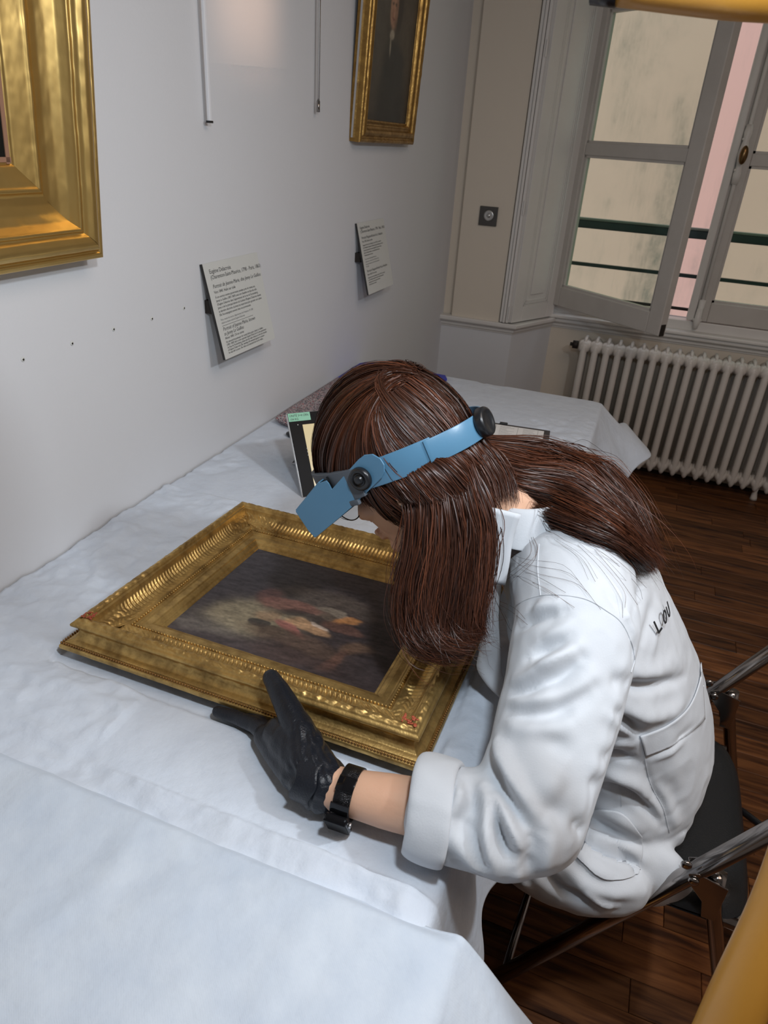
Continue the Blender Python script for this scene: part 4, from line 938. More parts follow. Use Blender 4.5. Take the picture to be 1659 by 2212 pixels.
# eyes, lashes, brows
for s in (1, -1):
    g = G(); g.ball(hp(.070, s*.031, -.022), np.array([.0125]*3)*HS, 20, 14); g.build('eyeball', mat('eye_white', (.8, .78, .76), .15), person, True)
    g = G(); g.ball(hp(.0795, s*.032, -.023), np.array([.004, .0055, .0055])*HS, 16, 10, M=HM); g.build('iris', mat('dark_iris', (.05, .025, .012), .1), person, True)
    g = G()
    for k in range(16):
        t = (k/15-.5); a = hp(.082-.010*abs(t)*2, s*.031+t*.026, -.024); b_ = a+HS*(Hf*.009+Hs*t*.008-Hu*.003); g.tube([a, .5*(a+b_)-Hu*.0012, b_], [.0005, .0004, .0001], 5)
    g.build('eyelashes', M['black'], person)
    g = G(); q = [hp(.092-.012*abs(t)**1.5*2, s*(.030+t*.028), .004+.004*(1-t*t)) for t in np.linspace(-1, 1, 10)]; g.tube(q, [.001, .0022, .0026, .0028, .0028, .0026, .0022, .0018, .0013, .0006], 8, up=tuple(Hu), flat=1.2); g.build('eyebrow', mat('brown_brow', (.05, .022, .012), .7), person, True)

# ---- lab coat volume
def ell(g, c, ax, n=26, m=18):   # ellipsoid given by three half-axis vectors
    ax = np.array(ax, float); r = np.linalg.norm(ax, axis=1); g.ball(c, r, n, m, M=ax/r[:, None])
def loft(g, secs, n=36):
    """secs: centre(3), lateral half-axis vec, depth half-axis vec"""
    V = []; F = []; th = np.linspace(0, 2*np.pi, n, endpoint=False)
    for c, a, b in secs:
        c, a, b = [np.array(q, float) for q in (c, a, b)]; V.append(c+np.outer(np.cos(th), a)+np.outer(np.sin(th), b))
    for i in range(len(secs)-1):
        for j in range(n): F.append((i*n+j, i*n+(j+1) % n, (i+1)*n+(j+1) % n, (i+1)*n+j))
    F.append(tuple(range(n))); F.append(tuple((len(secs)-1)*n+j for j in range(n))[::-1]); g.add(np.concatenate(V), F)
def secs_along(pts, n=26):
    """pts rows: cx,cy,cz, lateral, depth, yaw(deg) ; lateral axis mostly y; depth axis perpendicular to path"""
    C_ = curve_pts(np.array(pts, float), n); P = C_[:, :3]; T_ = np.gradient(P, axis=0); T_ /= np.linalg.norm(T_, axis=1)[:, None]; out = []
    for p, t, row in zip(P, T_, C_):
        y = math.radians(row[5]); lat = np.array([math.sin(y), math.cos(y), row[6] if len(row) > 6 else 0]); lat = lat-t*(lat @ t); lat /= np.linalg.norm(lat); dep = np.cross(t, lat); out.append((p, lat*row[3], dep*row[4]))
    return out
g = G()
TORSO = [(1.120, 1.060, .455, .195, .115, 4), (1.122, 1.060, .52, .200, .128, 4), (1.090, 1.045, .62, .185, .128, 3), (1.045, 1.025, .72, .178, .122, 2), (.995, 1.000, .81, .182, .118, 0), (.950, .975, .893, .182, .108, -2), (.905, .955, .950, .155, .086, -3), (.872, .940, .990, .100, .068, -3), (.852, .935, 1.008, .078, .060, -3)]
TORSO_OLD = [(1.150, 1.055, .455, .195, .140, 4), (1.150, 1.055, .52, .205, .155, 4), (1.125, 1.045, .62, .190, .150, 3), (1.085, 1.025, .72, .182, .138, 2), (1.045, 1.000, .81, .185, .132, 0), (.995, .975, .895, .185, .122, -2), (.935, .955, .958, .155, .098, -3), (.885, .945, .995, .100, .075, -3), (.862, .944, 1.012, .078, .066, -3)]
loft(g, secs_along(TORSO))
ell(g, (1.125, 1.060, .47), [(.12, 0, 0), (0, .20, 0), (0, 0, .075)])
# shoulders
for S_, E_ in ((SHO, ELB), (RS, RE)):
    g.ball(.5*S_+.5*np.array([.93, .95, .97]), (.085, .09, .075), 24, 16)
# left sleeve
g.cone_chain([(.945, .85, .965, .082), (*(SHO+[0, 0, -.002]), .080), (.968, .705, .905, .074), (.965, .635, .853, .068), (.962, .580, .812, .066), (.940, .563, .803, .062), (.900, .556, .802, .056), (.872, .552, .801, .053)])
# right sleeve
g.cone_chain([(.91, 1.03, .965, .08), (*RS, .074), (*RE, .062), (.88, 1.30, .805, .052)])
# lap / skirt of coat over thighs
loft(g, secs_along([(1.14, .975, .465, .105, .075, 90), (1.05, .965, .475, .105, .078, 90), (.97, .965, .480, .10, .070, 90), (.92, .965, .48, .09, .062, 90)], 14))
loft(g, secs_along([(1.14, 1.14, .465, .105, .075, 90), (1.05, 1.15, .475, .105, .078, 90), (.97, 1.15, .480, .10, .070, 90), (.92, 1.15, .48, .09, .062, 90)], 14))
# near hip side drop of the coat
ell(g, (1.08, .880, .425), [(.165, 0, 0), (0, .050, 0), (0, 0, .085)])
ell(g, (1.035, .835, .425), [(.14, 0, 0), (0, .060, 0), (0, 0, .080)])
# blouse front bulge (coat front hanging between chest and arm)
ell(g, (.925, .855, .885), [(.055, 0, .02), (0, .05, 0), (-.02, 0, .085)])
V, F = voxel_mesh(g, .0044, 9)
F = np.array(F); N_ = normals(V, F)
bvh = bvh_of(V, F)
# folds: photo-surveyed ridge (+) and valley (-) lines on the cloth surface
def c4(x, y): return (x/1.9887+860, y/1.9887+1100)
FOLDS = [  # points in the 1589x2212 survey crop, width (m), height (m)
 ([(470,530),(580,470),(700,440)], .010, -.0060), ([(480,490),(600,430),(720,405)], .012, .004), ([(560,640),(640,600),(740,560)], .009, -.0055), ([(590,690),(680,650),(770,590)], .010, .0035), ([(610,560),(700,520),(760,470)], .010, .003),
 ([(455,790),(560,770),(700,705),(790,640)], .010, -.0065), ([(450,740),(560,720),(690,655),(770,600)], .013, .0045), ([(440,850),(560,880),(700,860),(850,770)], .013, -.005), ([(440,820),(560,835),(700,800),(830,720)], .012, .004),
 ([(450,900),(520,940),(640,950),(760,900)], .014, .0035), ([(560,940),(680,1010),(740,1080)], .016, -.003), ([(760,640),(700,800),(690,980)], .018, -.003),
 ([(420,960),(460,1090),(530,1230),(640,1330)], .013, .0075), ([(400,1060),(440,1180),(510,1300),(560,1400)], .010, -.009), ([(415,1180),(450,1290),(500,1400),(560,1490)], .011, .0075), ([(395,1220),(420,1330),(450,1430),(500,1540)], .009, -.009), ([(350,1190),(385,1290),(385,1430),(430,1560)], .011, .0075),
 ([(300,1170),(310,1240),(270,1330),(290,1430)], .009, -.0085), ([(265,1180),(265,1260),(225,1330)], .009, .006), ([(330,1180),(340,1260),(320,1370),(360,1500)], .009, -.007), ([(560,1220),(640,1290),(740,1330)], .016, -.005), ([(600,1400),(570,1490),(560,1600)], .014, -.006), ([(650,1380),(630,1490),(600,1600)], .014, .005), ([(480,1470),(520,1560),(560,1640)], .012, .005),
 ([(230,1500),(300,1560),(400,1640)], .012, -.004), ([(240,1400),(300,1480),(380,1560),(470,1620)], .013, .004), ([(700,1100),(640,1200),(620,1290)], .016, .0035),
 ([(940,740),(1060,760),(1180,740),(1265,700)], .012, -.009), ([(960,690),(1080,700),(1230,650)], .018, .005), ([(940,830),(1040,880),(1160,870),(1240,800)], .018, .007), ([(930,875),(1000,920),(1035,965)], .009, -.009), ([(890,880),(960,935),(1030,975)], .010, .004),
 ([(870,1065),(940,1060),(1020,1080)], .011, -.007), ([(860,1010),(950,1000),(1030,1010)], .014, .004), ([(840,1110),(950,1140),(1040,1200),(1060,1260)], .016, .007), ([(835,1180),(950,1200),(1050,1270),(1140,1370)], .010, -.008), ([(800,1280),(900,1290),(980,1330),(1050,1400)], .020, .006),
 ([(770,1360),(830,1430),(900,1470),(1000,1510),(1020,1560)], .010, -.011), ([(800,1390),(880,1430),(980,1450),(1045,1500)], .014, .007), ([(740,1440),(830,1540),(930,1590)], .012, .004), ([(1060,1100),(1090,1200),(1140,1280),(1170,1390)], .009, -.004), ([(1120,1150),(1200,1250),(1240,1380)], .02, -.004), ([(1180,1300),(1230,1400),(1190,1500)], .02, .005),
 ([(700,1520),(800,1600),(900,1640),(1050,1640)], .016, .006), ([(620,1560),(700,1640),(840,1690)], .014, -.007), ([(780,1620),(860,1680),(930,1700)], .010, .006), ([(1000,560),(1010,620),(1000,700)], .010, -.004), ([(960,430),(1000,480),(1020,560)], .008, .003),
 ([(1050,300),(1030,420),(1000,520)], .013, -.004), ([(1110,330),(1080,470),(1040,600)], .012, -.0045), ([(1140,380),(1110,520),(1080,640)], .012, .004), ([(880,320),(940,400),(980,470)], .012, -.003), ([(520,200),(500,260),(490,330)], .010, -.004), ([(440,400),(460,520),(450,640)], .012, .004), ([(600,380),(560,440),(500,500)], .010, -.003),
 ([(1180,1000),(1230,960),(1280,920)], .010, -.004), ([(1090,1080),(1160,1040),(1230,990)], .010, .003)]
dV = np.zeros(len(V))
for pts, w, h in FOLDS:
    P = []
    for x, y in curve_pts(np.array(pts, float), 26):
        p, n = hit(bvh, *c4(x, y))
        if p is not None: P.append(p)
    if len(P) < 3: continue
    P = np.array(P); lo, hi = P.min(0)-.06, P.max(0)+.06; idx = np.where(np.all((V > lo) & (V < hi), 1))[0]
    if not len(idx): continue
    D = np.full(len(idx), 9.0); Tt = np.zeros(len(idx))
    for i in range(len(P)-1):
        a, b = P[i], P[i+1]; ab = b-a
        if np.linalg.norm(ab) > .04: continue
        t = np.clip(((V[idx]-a) @ ab)/(ab @ ab+1e-12), 0, 1); d = np.linalg.norm(V[idx]-a-t[:, None]*ab, axis=1); m_ = d < D; D[m_] = d[m_]; Tt[m_] = (i+t[m_])/(len(P)-1)
    vd = V[idx]-CAM; vd /= np.linalg.norm(vd, axis=1)[:, None]; fc = np.clip((-(vd*N_[idx]).sum(1)-.22)/.35, 0, 1)
    env = np.sin(np.pi*np.clip(Tt, .04, .96))**.6*fc
    dV[idx] += h*2.0*np.exp(-(D/(w*.82))**2)*env
cr1 = 1-np.abs(fbm(V*np.array([9, 9, 6])+4, 3))*2.4; V2 = V+N_*(dV+.0012*fbm(V*14, 3)+.0022*np.clip(cr1, -.2, 1)+.0006*fbm(V*45, 2))[:, None]
# keep cloth above seat and table
V2[:, 2] = np.where((V2[:, 0] < .90) & (V2[:, 2] > .70) & (V2[:, 2] < .7455), .7455, V2[:, 2])
coat = mesh_np('lab_coat', V2, F, M['coat'], person, True); coat['label'] = 'long white cotton work coat with rolled sleeve'
bvc = bvh_of(V2, F)
def surf_line(pts, n, off=.0005, crop=True, ymin=0):
    out = []
    for x, y in curve_pts(np.array(pts, float), n):
        p, nn = hit(bvc, *(c4(x, y) if crop else (x, y)))
        if p is not None and p[1] > ymin: out.append(p+nn*off)
    return np.array(out)
for pts in ([(480,430),(560,385),(660,368),(800,385),(900,440),(960,490),(1000,570),(1015,640),(1000,700)], [(605,150),(600,260),(612,370)], [(1040,975),(1055,1050),(1085,1180),(1140,1290),(1165,1390)], [(955,1200),(960,1275)]):
    L_ = surf_line(pts, 70, ymin=.70 if pts[0][0] in (690, 955, 1040, 1280) else 0)
    if len(L_) > 4:
        gg = G(); k0 = 0
        for i in range(1, len(L_)+1):
            if i == len(L_) or np.linalg.norm(L_[i]-L_[i-1]) > .03:
                if i-k0 > 2: gg.tube(L_[k0:i], .0006, 5)
                k0 = i
        if gg.V: gg.build('seam', M['seam'], coat)
# half belt at the back waist and a patch pocket, lying on the coat
def patch(name, rows, nu, nv, off, parent, label=None, crop=True, mt='coat', th=.0018):
    """rows: two or more polylines (top..bottom) in survey coordinates"""
    R = [curve_pts(np.array(r, float), nu) for r in rows]; R = np.array(R); grid = []
    for j in range(nv):
        t = j/(nv-1)*(len(rows)-1); i = min(int(t), len(rows)-2); u = t-i; grid.append(R[i]*(1-u)+R[i+1]*u)
    P = np.full((nv, nu, 3), np.nan); last = None
    for j in range(nv):
        for i in range(nu):
            p, nn = hit(bvc, *(c4(*grid[j][i]) if crop else grid[j][i]))
            if p is not None and p[1] > .72: P[j, i] = p+nn*off
    ok = ~np.isnan(P[..., 0]); idx = np.arange(nv*nu).reshape(nv, nu); F_ = []
    for j in range(nv-1):
        for i in range(nu-1):
            if ok[j, i] and ok[j+1, i] and ok[j, i+1] and ok[j+1, i+1] and max(np.linalg.norm(P[j, i]-P[j+1, i+1]), np.linalg.norm(P[j, i+1]-P[j+1, i])) < .03: F_.append((idx[j, i], idx[j, i+1], idx[j+1, i+1], idx[j+1, i]))
    if not F_: return None
    P = np.nan_to_num(P).reshape(-1, 3); used = sorted({i for f in F_ for i in f}); mp = {k: i for i, k in enumerate(used)}
    o = mesh_np(name, P[used], [tuple(mp[i] for i in f)[::-1] for f in F_], M[mt], parent, True)
    sm = o.modifiers.new('s', 'SOLIDIFY'); sm.thickness = th; sm.offset = 1 if True else 0
    if label: o['label'] = label
    return o
patch('half_belt', [[(1296,640),(1288,740),(1240,850),(1150,925),(1035,972)], [(1310,900),(1290,925),(1230,975),(1160,1020),(1062,1058)]], 50, 12, .0035, coat)
patch('patch_pocket', [[(800,1290),(900,1290),(970,1310),(1046,1400)], [(740,1440),(840,1500),(960,1530),(1042,1530)], [(730,1450),(850,1568),(940,1592),(1030,1570)]], 90, 50, .0022, coat)
# lettering on the back
p, nn = hit(bvc, 1424, 1350)
if p is not None:
    for s, (x, y), sz in (('L', (1421, 1360), .030), ('O', (1430, 1345), .030), ('U', (1438, 1330), .030)):
        p, nn = hit(bvc, x, y)
        if p is None: continue
        up = np.cross(nn, [0, 1, 0]); up = up/np.linalg.norm(up); up = up if up[2] > 0 else -up; rt = np.cross(up, nn)
        T = np.eye(4); T[:3, 0] = rt; T[:3, 1] = up; T[:3, 2] = nn; T[:3, 3] = p+nn*.006-rt*.012
        text_obj(s, sz, T, M['letter'], coat, 0, 1.0, 'back_lettering', .0006)
# rolled cuff
ax = np.array([.868-.925, .558-.560, .801-.803]); ax /= np.linalg.norm(ax); c0 = np.array([.876, .551, .8015])
prof = [(.048, .036), (.0485, .0415), (.0525, .044), (.0570, .042), (.0600, .034), (.0615, .020), (.0615, .008), (.0610, -.002), (.0580, -.008), (.0530, -.006)]
g = G().lathe(c0, ax, prof, 72); V = np.concatenate(g.V); rel = V-c0; h = rel @ ax; rad_ = rel-np.outer(h, ax); rr = np.linalg.norm(rad_, axis=1)+1e-9; th = np.arctan2(rad_ @ np.cross(ax, [0, 0, 1.0]), rad_[:, 2])
rr2 = rr*(1+.035*np.sin(3*th+.6)+.03*np.cos(2*th))+.0012*fbm(V*60, 2); V = c0+np.outer(h+.004*np.sin(2*th+1), ax)+rad_/rr[:, None]*rr2[:, None]; V[:, 2] = np.maximum(V[:, 2], .7455)
cuff = mesh_np('rolled_cuff', V, [f for f in g.F if len(f) == 4], M['coat'], coat, True)
sb = cuff.modifiers.new('s', 'SUBSURF'); sb.levels = 1; sb.render_levels = 1
# collar : folded band round the neck base
g = G(); pts = []
for a in np.linspace(-2.5, 2.5, 40):
    pts.append(np.array([.872, .945, 1.02])+np.array([.072*math.cos(a), .082*math.sin(a), .012*math.cos(a)]))
V = []; 
for p in pts:
    d = p-np.array([.872, .945, 1.02]); d[2] = 0; d /= np.linalg.norm(d)
    for o_, z in ((-.010, .030), (-.006, .036), (0, .034), (.012, .012), (.024, -.012), (.028, -.020)): V.append(p+d*o_+np.array([-.35*z, 0, z*.8]))
k = 6; F_ = [(i*k+j, (i+1)*k+j, (i+1)*k+j+1, i*k+j+1) for i in range(len(pts)-1) for j in range(k-1)]
col_ = mesh_np('collar', V, F_, M['coat'], coat, True); sm = col_.modifiers.new('s', 'SOLIDIFY'); sm.thickness = .002; col_.modifiers.new('ss', 'SUBSURF').levels = 1
V = []
R0, R1 = curve_pts(np.array([(1060, 1095), (1050, 1150), (1046, 1210), (1053, 1258)], float), 16), curve_pts(np.array([(1125, 1110), (1108, 1160), (1100, 1215), (1090, 1262)], float), 16)
for j in range(16):
    for t in np.linspace(0, 1, 6): q = R0[j]*(1-t)+R1[j]*t; V.append(spot(q[0], q[1], 1, .812-.012*j/15+.012*t))
F_ = [(j*6+i, j*6+i+1, (j+1)*6+i+1, (j+1)*6+i) for j in range(15) for i in range(5)]
o = mesh_np('lapel', V, F_, M['coat'], coat, True); sm = o.modifiers.new('s', 'SOLIDIFY'); sm.thickness = .003
# coat front placket hanging free beside the chest
pl = [[(1048, 1268), (1040, 1330), (1036, 1400), (1030, 1440), (1052, 1478), (1078, 1505)], [(1080, 1250), (1075, 1330), (1078, 1400), (1080, 1450), (1092, 1480), (1098, 1500)]]
V = []; nv = 24
R0, R1 = [curve_pts(np.array(r, float), nv) for r in pl]
for j in range(nv):
    for t in np.linspace(0, 1, 6):
        q = R0[j]*(1-t)+R1[j]*t; V.append(spot(q[0], q[1], 1, .800+.035*t-.01*math.sin(t*3.1)))
F_ = [(j*6+i, j*6+i+1, (j+1)*6+i+1, (j+1)*6+i) for j in range(nv-1) for i in range(5)]
o = mesh_np('front_placket', V, F_, M['coat'], coat, True); sm = o.modifiers.new('s', 'SOLIDIFY'); sm.thickness = .003

# ---- trousers and shoes (under the table)
g = G(); g.cone_chain([(1.12, .975, .48, .085), (.93, .965, .49, .075), (.72, .96, .50, .062), (.70, .95, .30, .050), (.72, .95, .10, .042)]); g.cone_chain([(1.12, 1.13, .48, .085), (.93, 1.15, .49, .075), (.72, 1.15, .50, .062), (.74, 1.16, .30, .050), (.78, 1.17, .10, .042)])
V, F = voxel_mesh(g, .008, 4); mesh_np('trousers', V, F, M['trousers'], person, True)
for x, y in ((.70, .95), (.76, 1.17)):
    g = G(); g.ball((x-.06, y, .035), (.13, .045, .035), 24, 14); g.ball((x+.02, y, .055), (.055, .042, .05), 20, 12); V, F = voxel_mesh(g, .006, 3); V[:, 2] = np.maximum(V[:, 2], .002); mesh_np('shoe', V, F, M['leather'], person, True)

# ---- gloved left hand
def z3(x, y, z, r): return (*spot(x, y, 2, z), r)
g = G()
palmA = [z3(700, 1684, .789, .0290), z3(662, 1642, .792, .0300), z3(624, 1604, .788, .0280), z3(604, 1586, .784, .0230)]
palmB = [z3(694, 1708, .780, .0270), z3(645, 1668, .776, .0250), z3(600, 1620, .771, .0210), z3(575, 1592, .768, .0170)]
g.cone_chain(palmA); g.cone_chain(palmB); g.capsule(palmA[1][:3], palmB[2][:3], .026, .021)
g.cone_chain([(*WR, .0285), (.722, .541, .788, .0290)])
g.cone_chain([z3(585, 1590, .769, .0155), z3(550, 1566, .764, .0112), z3(512, 1550, .759, .0098), z3(470, 1537, .7565, .0082)])         # index along the frame edge
fr = [((.556, .634, .7525, .0085), (.534, .655, .7515, .0078), (.522, .690, .7505, .0070)), ((.582, .630, .7525, .0085), (.566, .650, .7515, .0078), (.558, .684, .7505, .0070)), ((.608, .626, .7525, .0085), (.600, .640, .7510, .0075), (.596, .668, .7505, .0065))]
base = spot(612, 1600, 2, .772)
for a, b_, c in fr: g.cone_chain([(*base, .016), a, b_, c])
g.cone_chain([z3(672, 1630, .798, .0240), z3(650, 1585, .808, .0215), z3(625, 1535, .818, .0178), z3(603, 1493, .8245, .0148), z3(586, 1465, .8275, .0122)])  # thumb over the frame top
V, F = voxel_mesh(g, .0017, 5); F = np.array(F); Nn = normals(V, F)
wr = np.exp(-((V[:, 0]-.70)/.035)**2)
V = V+Nn*(.0011*np.sin((V[:, 0]*.8+V[:, 1]*.5)*520+3*fbm(V*40, 2))*wr+.0009*fbm(V*70, 2)*(.3+wr))[:, None]
fl = V[:, 2] < .7485; V[fl, 2] = .7485
hand = mesh_np('glove', V, F, M['glove'], person, True); hand['label'] = 'black nitrile glove gripping the frame edge'
# glove cuff flare
axw = np.array([1.0, .01, .01]); axw /= np.linalg.norm(axw)
g = G().lathe(np.array([.704, .541, .787]), axw, [(.0290, -.02), (.0300, -.006), (.0312, .004), (.0318, .008), (.0295, .008), (.0282, -.002)], 48); V = np.concatenate(g.V); rel = V-np.array([.704, .541, .787]); th = np.arctan2(rel[:, 1], rel[:, 2])
V[:, 0] += .006*np.sin(th+2.2)+.002*np.sin(5*th); V[:, 2] = np.maximum(V[:, 2], .746); V += .0008*fbm(V*80, 2)[:, None]
mesh_np('glove_cuff', V, [f for f in g.F if len(f) == 4], M['glove'], hand, True)

# ---- smartwatch on the wrist
wt = tag(empty('smartwatch', (.758, .549, .788)), 'black mesh-band smartwatch on the left wrist', 'watch')
cW = np.array([.754, .542, .7885]); aW = np.array([1.0, .03, .02]); aW /= np.linalg.norm(aW)
def mesh_band(t, b, mp):
    N = t.nodes; L = t.links; v = N.new('ShaderNodeTexVoronoi'); v.inputs['Scale'].default_value = 900; L.new(mp.outputs[0], v.inputs['Vector'])
    bp = N.new('ShaderNodeBump'); bp.inputs['Strength'].default_value = .8; bp.inputs['Distance'].default_value = .001; L.new(v.outputs['Distance'], bp.inputs['Height']); L.new(bp.outputs[0], b.inputs['Normal'])
M['mesh'] = mat('black_metal_mesh', (.025, .024, .026), .3, .8, extra=mesh_band); M['gloss'] = mat('gloss_black_metal', (.012, .012, .014), .08, .5)
g = G().lathe(cW, aW, [(.0295, -.0105), (.0318, -.0105), (.0318, .0105), (.0295, .0105), (.0295, -.0105)], 60); g.F = [f for f in g.F if len(f) == 4]; g.build('band', M['mesh'], wt, True)
def on_w(th, r, x): return cW+aW*x+r*(np.array([0, 1, 0])*math.sin(th)+np.array([0, 0, 1])*math.cos(th))
def arc_plate(nm, t0, t1, r0, r1, hw, mt):
    V = []; n = 18
    for t in np.linspace(t0, t1, n):
        for r in (r0, r1):
            for x in (-hw, hw): V.append(on_w(t, r, x))
    F = []
    for i in range(n-1):
        a = i*4; F += [(a+2, a+3, a+7, a+6), (a, a+4, a+5, a+1), (a, a+2, a+6, a+4), (a+1, a+5, a+7, a+3)]
    F += [(0, 1, 3, 2), (4*n-4, 4*n-2, 4*n-1, 4*n-3)]
    g = G().add(V, F); return bevel(g.build(nm, M[mt], wt, True), .0008)
arc_plate('magnetic_clasp', -.15, -.72, .0316, .0336, .0112, 'gloss')
arc_plate('band_lug', -1.15, -1.55, .0316, .0345, .0118, 'gloss')
c1 = on_w(-1.98, .0375, 0); nrm = on_w(-1.98, 1, 0)-cW; tg = np.cross(nrm, aW)
g = G().obox(c1, aW*.0150, tg*.0190, nrm*.0050); bevel(g.build('watch_case', M['gloss'], wt), .004, 4)
g = G().obox(c1+nrm*.0046, aW*.0138, tg*.0178, nrm*.0012); bevel(g.build('watch_glass', M['screenbezel'], wt), .001)
g = G().lathe(c1+aW*.0150+tg*.006, aW, [(.0032, 0), (.0032, .0022), (.0026, .0026)], 16); g.build('crown_button', M['alu'], wt, True)

# ---- headband magnifier
mg = tag(empty('headband_magnifier', tuple(HC)), 'blue-grey headband magnifier worn over her brown hair', 'magnifier')
# band plane: through back knob, hinge and forehead
pBK = hp(-.118, 0, -.012); pFR = hp(.120, 0, .018)
bf = (pFR-pBK); LB = np.linalg.norm(bf); bf /= LB; bs = Hs-bf*(Hs @ bf); bs /= np.linalg.norm(bs); bu = np.cross(bf, bs); bc = .5*(pBK+pFR)
def bp3(a, off=0, up=0, A_=LB/2, B_=.0865*1.07):
    """band ellipse: a=0 front, +90deg near side, 180 back"""
    c, s = math.cos(a), math.sin(a); p = bc+bf*A_*c*(1 if c > 0 else 1)+bs*B_*s; n = bf*c/A_+bs*s/B_; n /= np.linalg.norm(n); return p+n*off+bu*up
def band_part(nm, a0, a1, h0, h1, off, th, mt, n=40, hfun=None, upf=None):
    V = []; 
    for a in np.linspace(a0, a1, n):
        hh = hfun(a) if hfun else 1; up = upf(a) if upf else 0
        for o_, z in ((off, h0*hh), (off+th, h0*hh), (off+th, h1*hh), (off, h1*hh)): V.append(bp3(math.radians(a), o_, z+up))
    F = [(i*4+j, (i+1)*4+j, (i+1)*4+(j+1) % 4, i*4+(j+1) % 4) for i in range(n-1) for j in range(4)]+[(0, 1, 2, 3), (4*n-1, 4*n-2, 4*n-3, 4*n-4)]
    return bevel(G().add(V, F).build(nm, M[mt], mg, True), .0008)
band_part('side_band', 84, 136, -.0185, .0185, .007, .0022, 'blue')
band_part('rear_band', 131, 229, -.0165, .0170, .0095, .0022, 'blue')
band_part('side_band', 224, 276, -.0185, .0185, .007, .0022, 'blue')
band_part('forehead_pad', -86, 86, -.031, .019, .005, .010, 'pad', hfun=lambda a: 1-.2*(abs(a)/86)**3)
band_part('front_band', -80, 80, -.0340, -.026, .011, .006, 'pad')
d_ = bp3(math.pi, .011)-bc; d_ -= bu*(d_ @ bu); d_ /= np.linalg.norm(d_)
G().lathe(bp3(math.pi, .011, .002), d_, [(.0200, 0), (.0205, .002), (.0205, .010), (.0190, .0125), (.0150, .0130), (.0140, .0115), (.004, .0115)], 40).build('tightening_knob', M['black'], mg, True)
for k in range(28):
    pass
# hinge knobs
hinge = {}
for s, a in ((1, 88), (-1, -88)):
    p = bp3(math.radians(a), .0092); n = bp3(math.radians(a), 1.0)-bp3(math.radians(a), 0); hinge[s] = (p, n)
    G().lathe(p+n*.003, n, [(.0150, 0), (.0165, .001), (.0160, .006), (.0140, .0085), (.0095, .0085), (.0090, .0060), (.0062, .0060), (.0060, .0105), (.0035, .0115)], 36).build('hinge_knob', M['black'], mg, True)
# visor side plate outline surveyed in the plane of the near hinge
hp0, hn0 = hinge[1]; pn = Hs.copy(); pp0 = hp0+hn0*.0012
OUT = [(823, 990), (831, 1003), (832, 1018), (826, 1031), (815, 1042), (760, 1096), (720, 1130), (682, 1161), (668, 1146), (652, 1122), (640, 1104), (662, 1076), (690, 1043), (706, 1037), (712, 1044), (718, 1056), (750, 1020), (775, 992), (788, 982), (806, 980)]
poly = [spot_p(x, y, pp0, pn) for x, y in OUT]
g = G().prism(poly, pn*.0022); bevel(g.build('visor_side', M['blue'], mg), .0007)
mir = lambda p: p-2*((p-HC) @ Hs)*Hs
g = G().prism([mir(p) for p in poly][::-1], -pn*.0022); bevel(g.build('visor_side', M['blue'], mg), .0007)
def quad_plate(nm, a, b, c, d, nrm, th, mt): g = G().prism([a, b, c, d], nrm*th); return bevel(g.build(nm, M[mt], mg), .0005)
A1, A2, A3 = poly[12], poly[10], poly[7]   # upper back corner, front upper, lower tip
up_n = np.cross(A2-A1, Hs); up_n /= np.linalg.norm(up_n)
quad_plate('visor_top', A1, A2, mir(A2), mir(A1), up_n*np.sign(up_n @ Hu), .002, 'blue')
fn = np.cross(A3-A2, Hs); fn /= np.linalg.norm(fn); fn *= np.sign(fn @ Hf)
# lens window frame: two bars and a lens
def lerp(a, b, t): return a*(1-t)+b*t
quad_plate('visor_front_frame', A2, lerp(A2, A3, .18), mir(lerp(A2, A3, .18)), mir(A2), fn, .002, 'blue'); quad_plate('visor_front_frame', lerp(A2, A3, .86), A3, mir(A3), mir(lerp(A2, A3, .86)), fn, .002, 'blue')
mgl, t_, b_ = nt('magnifier_lens'); b_.inputs['Transmission Weight'].default_value = 1; b_.inputs['Roughness'].default_value = .02; b_.inputs['IOR'].default_value = 1.2; M['lens'] = mgl
ins = Hs*.006; quad_plate('lens', lerp(A2, A3, .18)-ins, lerp(A2, A3, .86)-ins, mir(lerp(A2, A3, .86))+ins, mir(lerp(A2, A3, .18))+ins, fn, .003, 'lens')
q = lerp(poly[15], poly[13], .4); g = G().prism([poly[13]-Hs*.002, poly[14]-Hs*.002, poly[15]-Hs*.002, poly[15]-Hs*.02, poly[13]-Hs*.02], up_n*.004); g.build('inner_shade', M['black'], mg)

# ---- glasses
gs = tag(empty('eyeglasses', tuple(hp(.10, 0, -.02))), 'thin wire-rimmed eyeglasses with gold temples, seen under the visor', 'glasses')
M['wire'] = mat('dark_wire', (.05, .045, .04), .3, .8); M['goldwire'] = mat('gold_wire', (.75, .52, .25), .2, 1.0)
for s in (1, -1):
    c = hp(.104, s*.034, -.034); th = np.linspace(0, 2*np.pi, 41); gu = Hu*.93+Hf*.36; P = [c+HS*(Hs*.025*math.cos(t)*s+gu*.021*math.sin(t)-Hf*.004*math.cos(t)**2) for t in th]
    G().tube(P, .0009, 8, cap=False).build('rim', M['wire'], gs, True)
    P2 = [c+HS*(Hs*.0245*math.cos(t)*s+gu*.0205*math.sin(t)) for t in th[:-1]]; g = G().prism(P2, Hf*.0012); g.build('lens', M['lens'], gs)
    e0 = c+HS*(Hs*s*.025+Hu*.008); G().tube([e0, hp(.088, s*.068, -.022), hp(.02, s*.080, -.020), hp(-.02, s*.082, -.030)], .0011, 8).build('temple', M['goldwire'], gs, True)
    G().tube([e0-Hf*.002, e0+Hs*s*.003-Hf*.006], .0018, 8).build('hinge', M['goldwire'], gs, True)
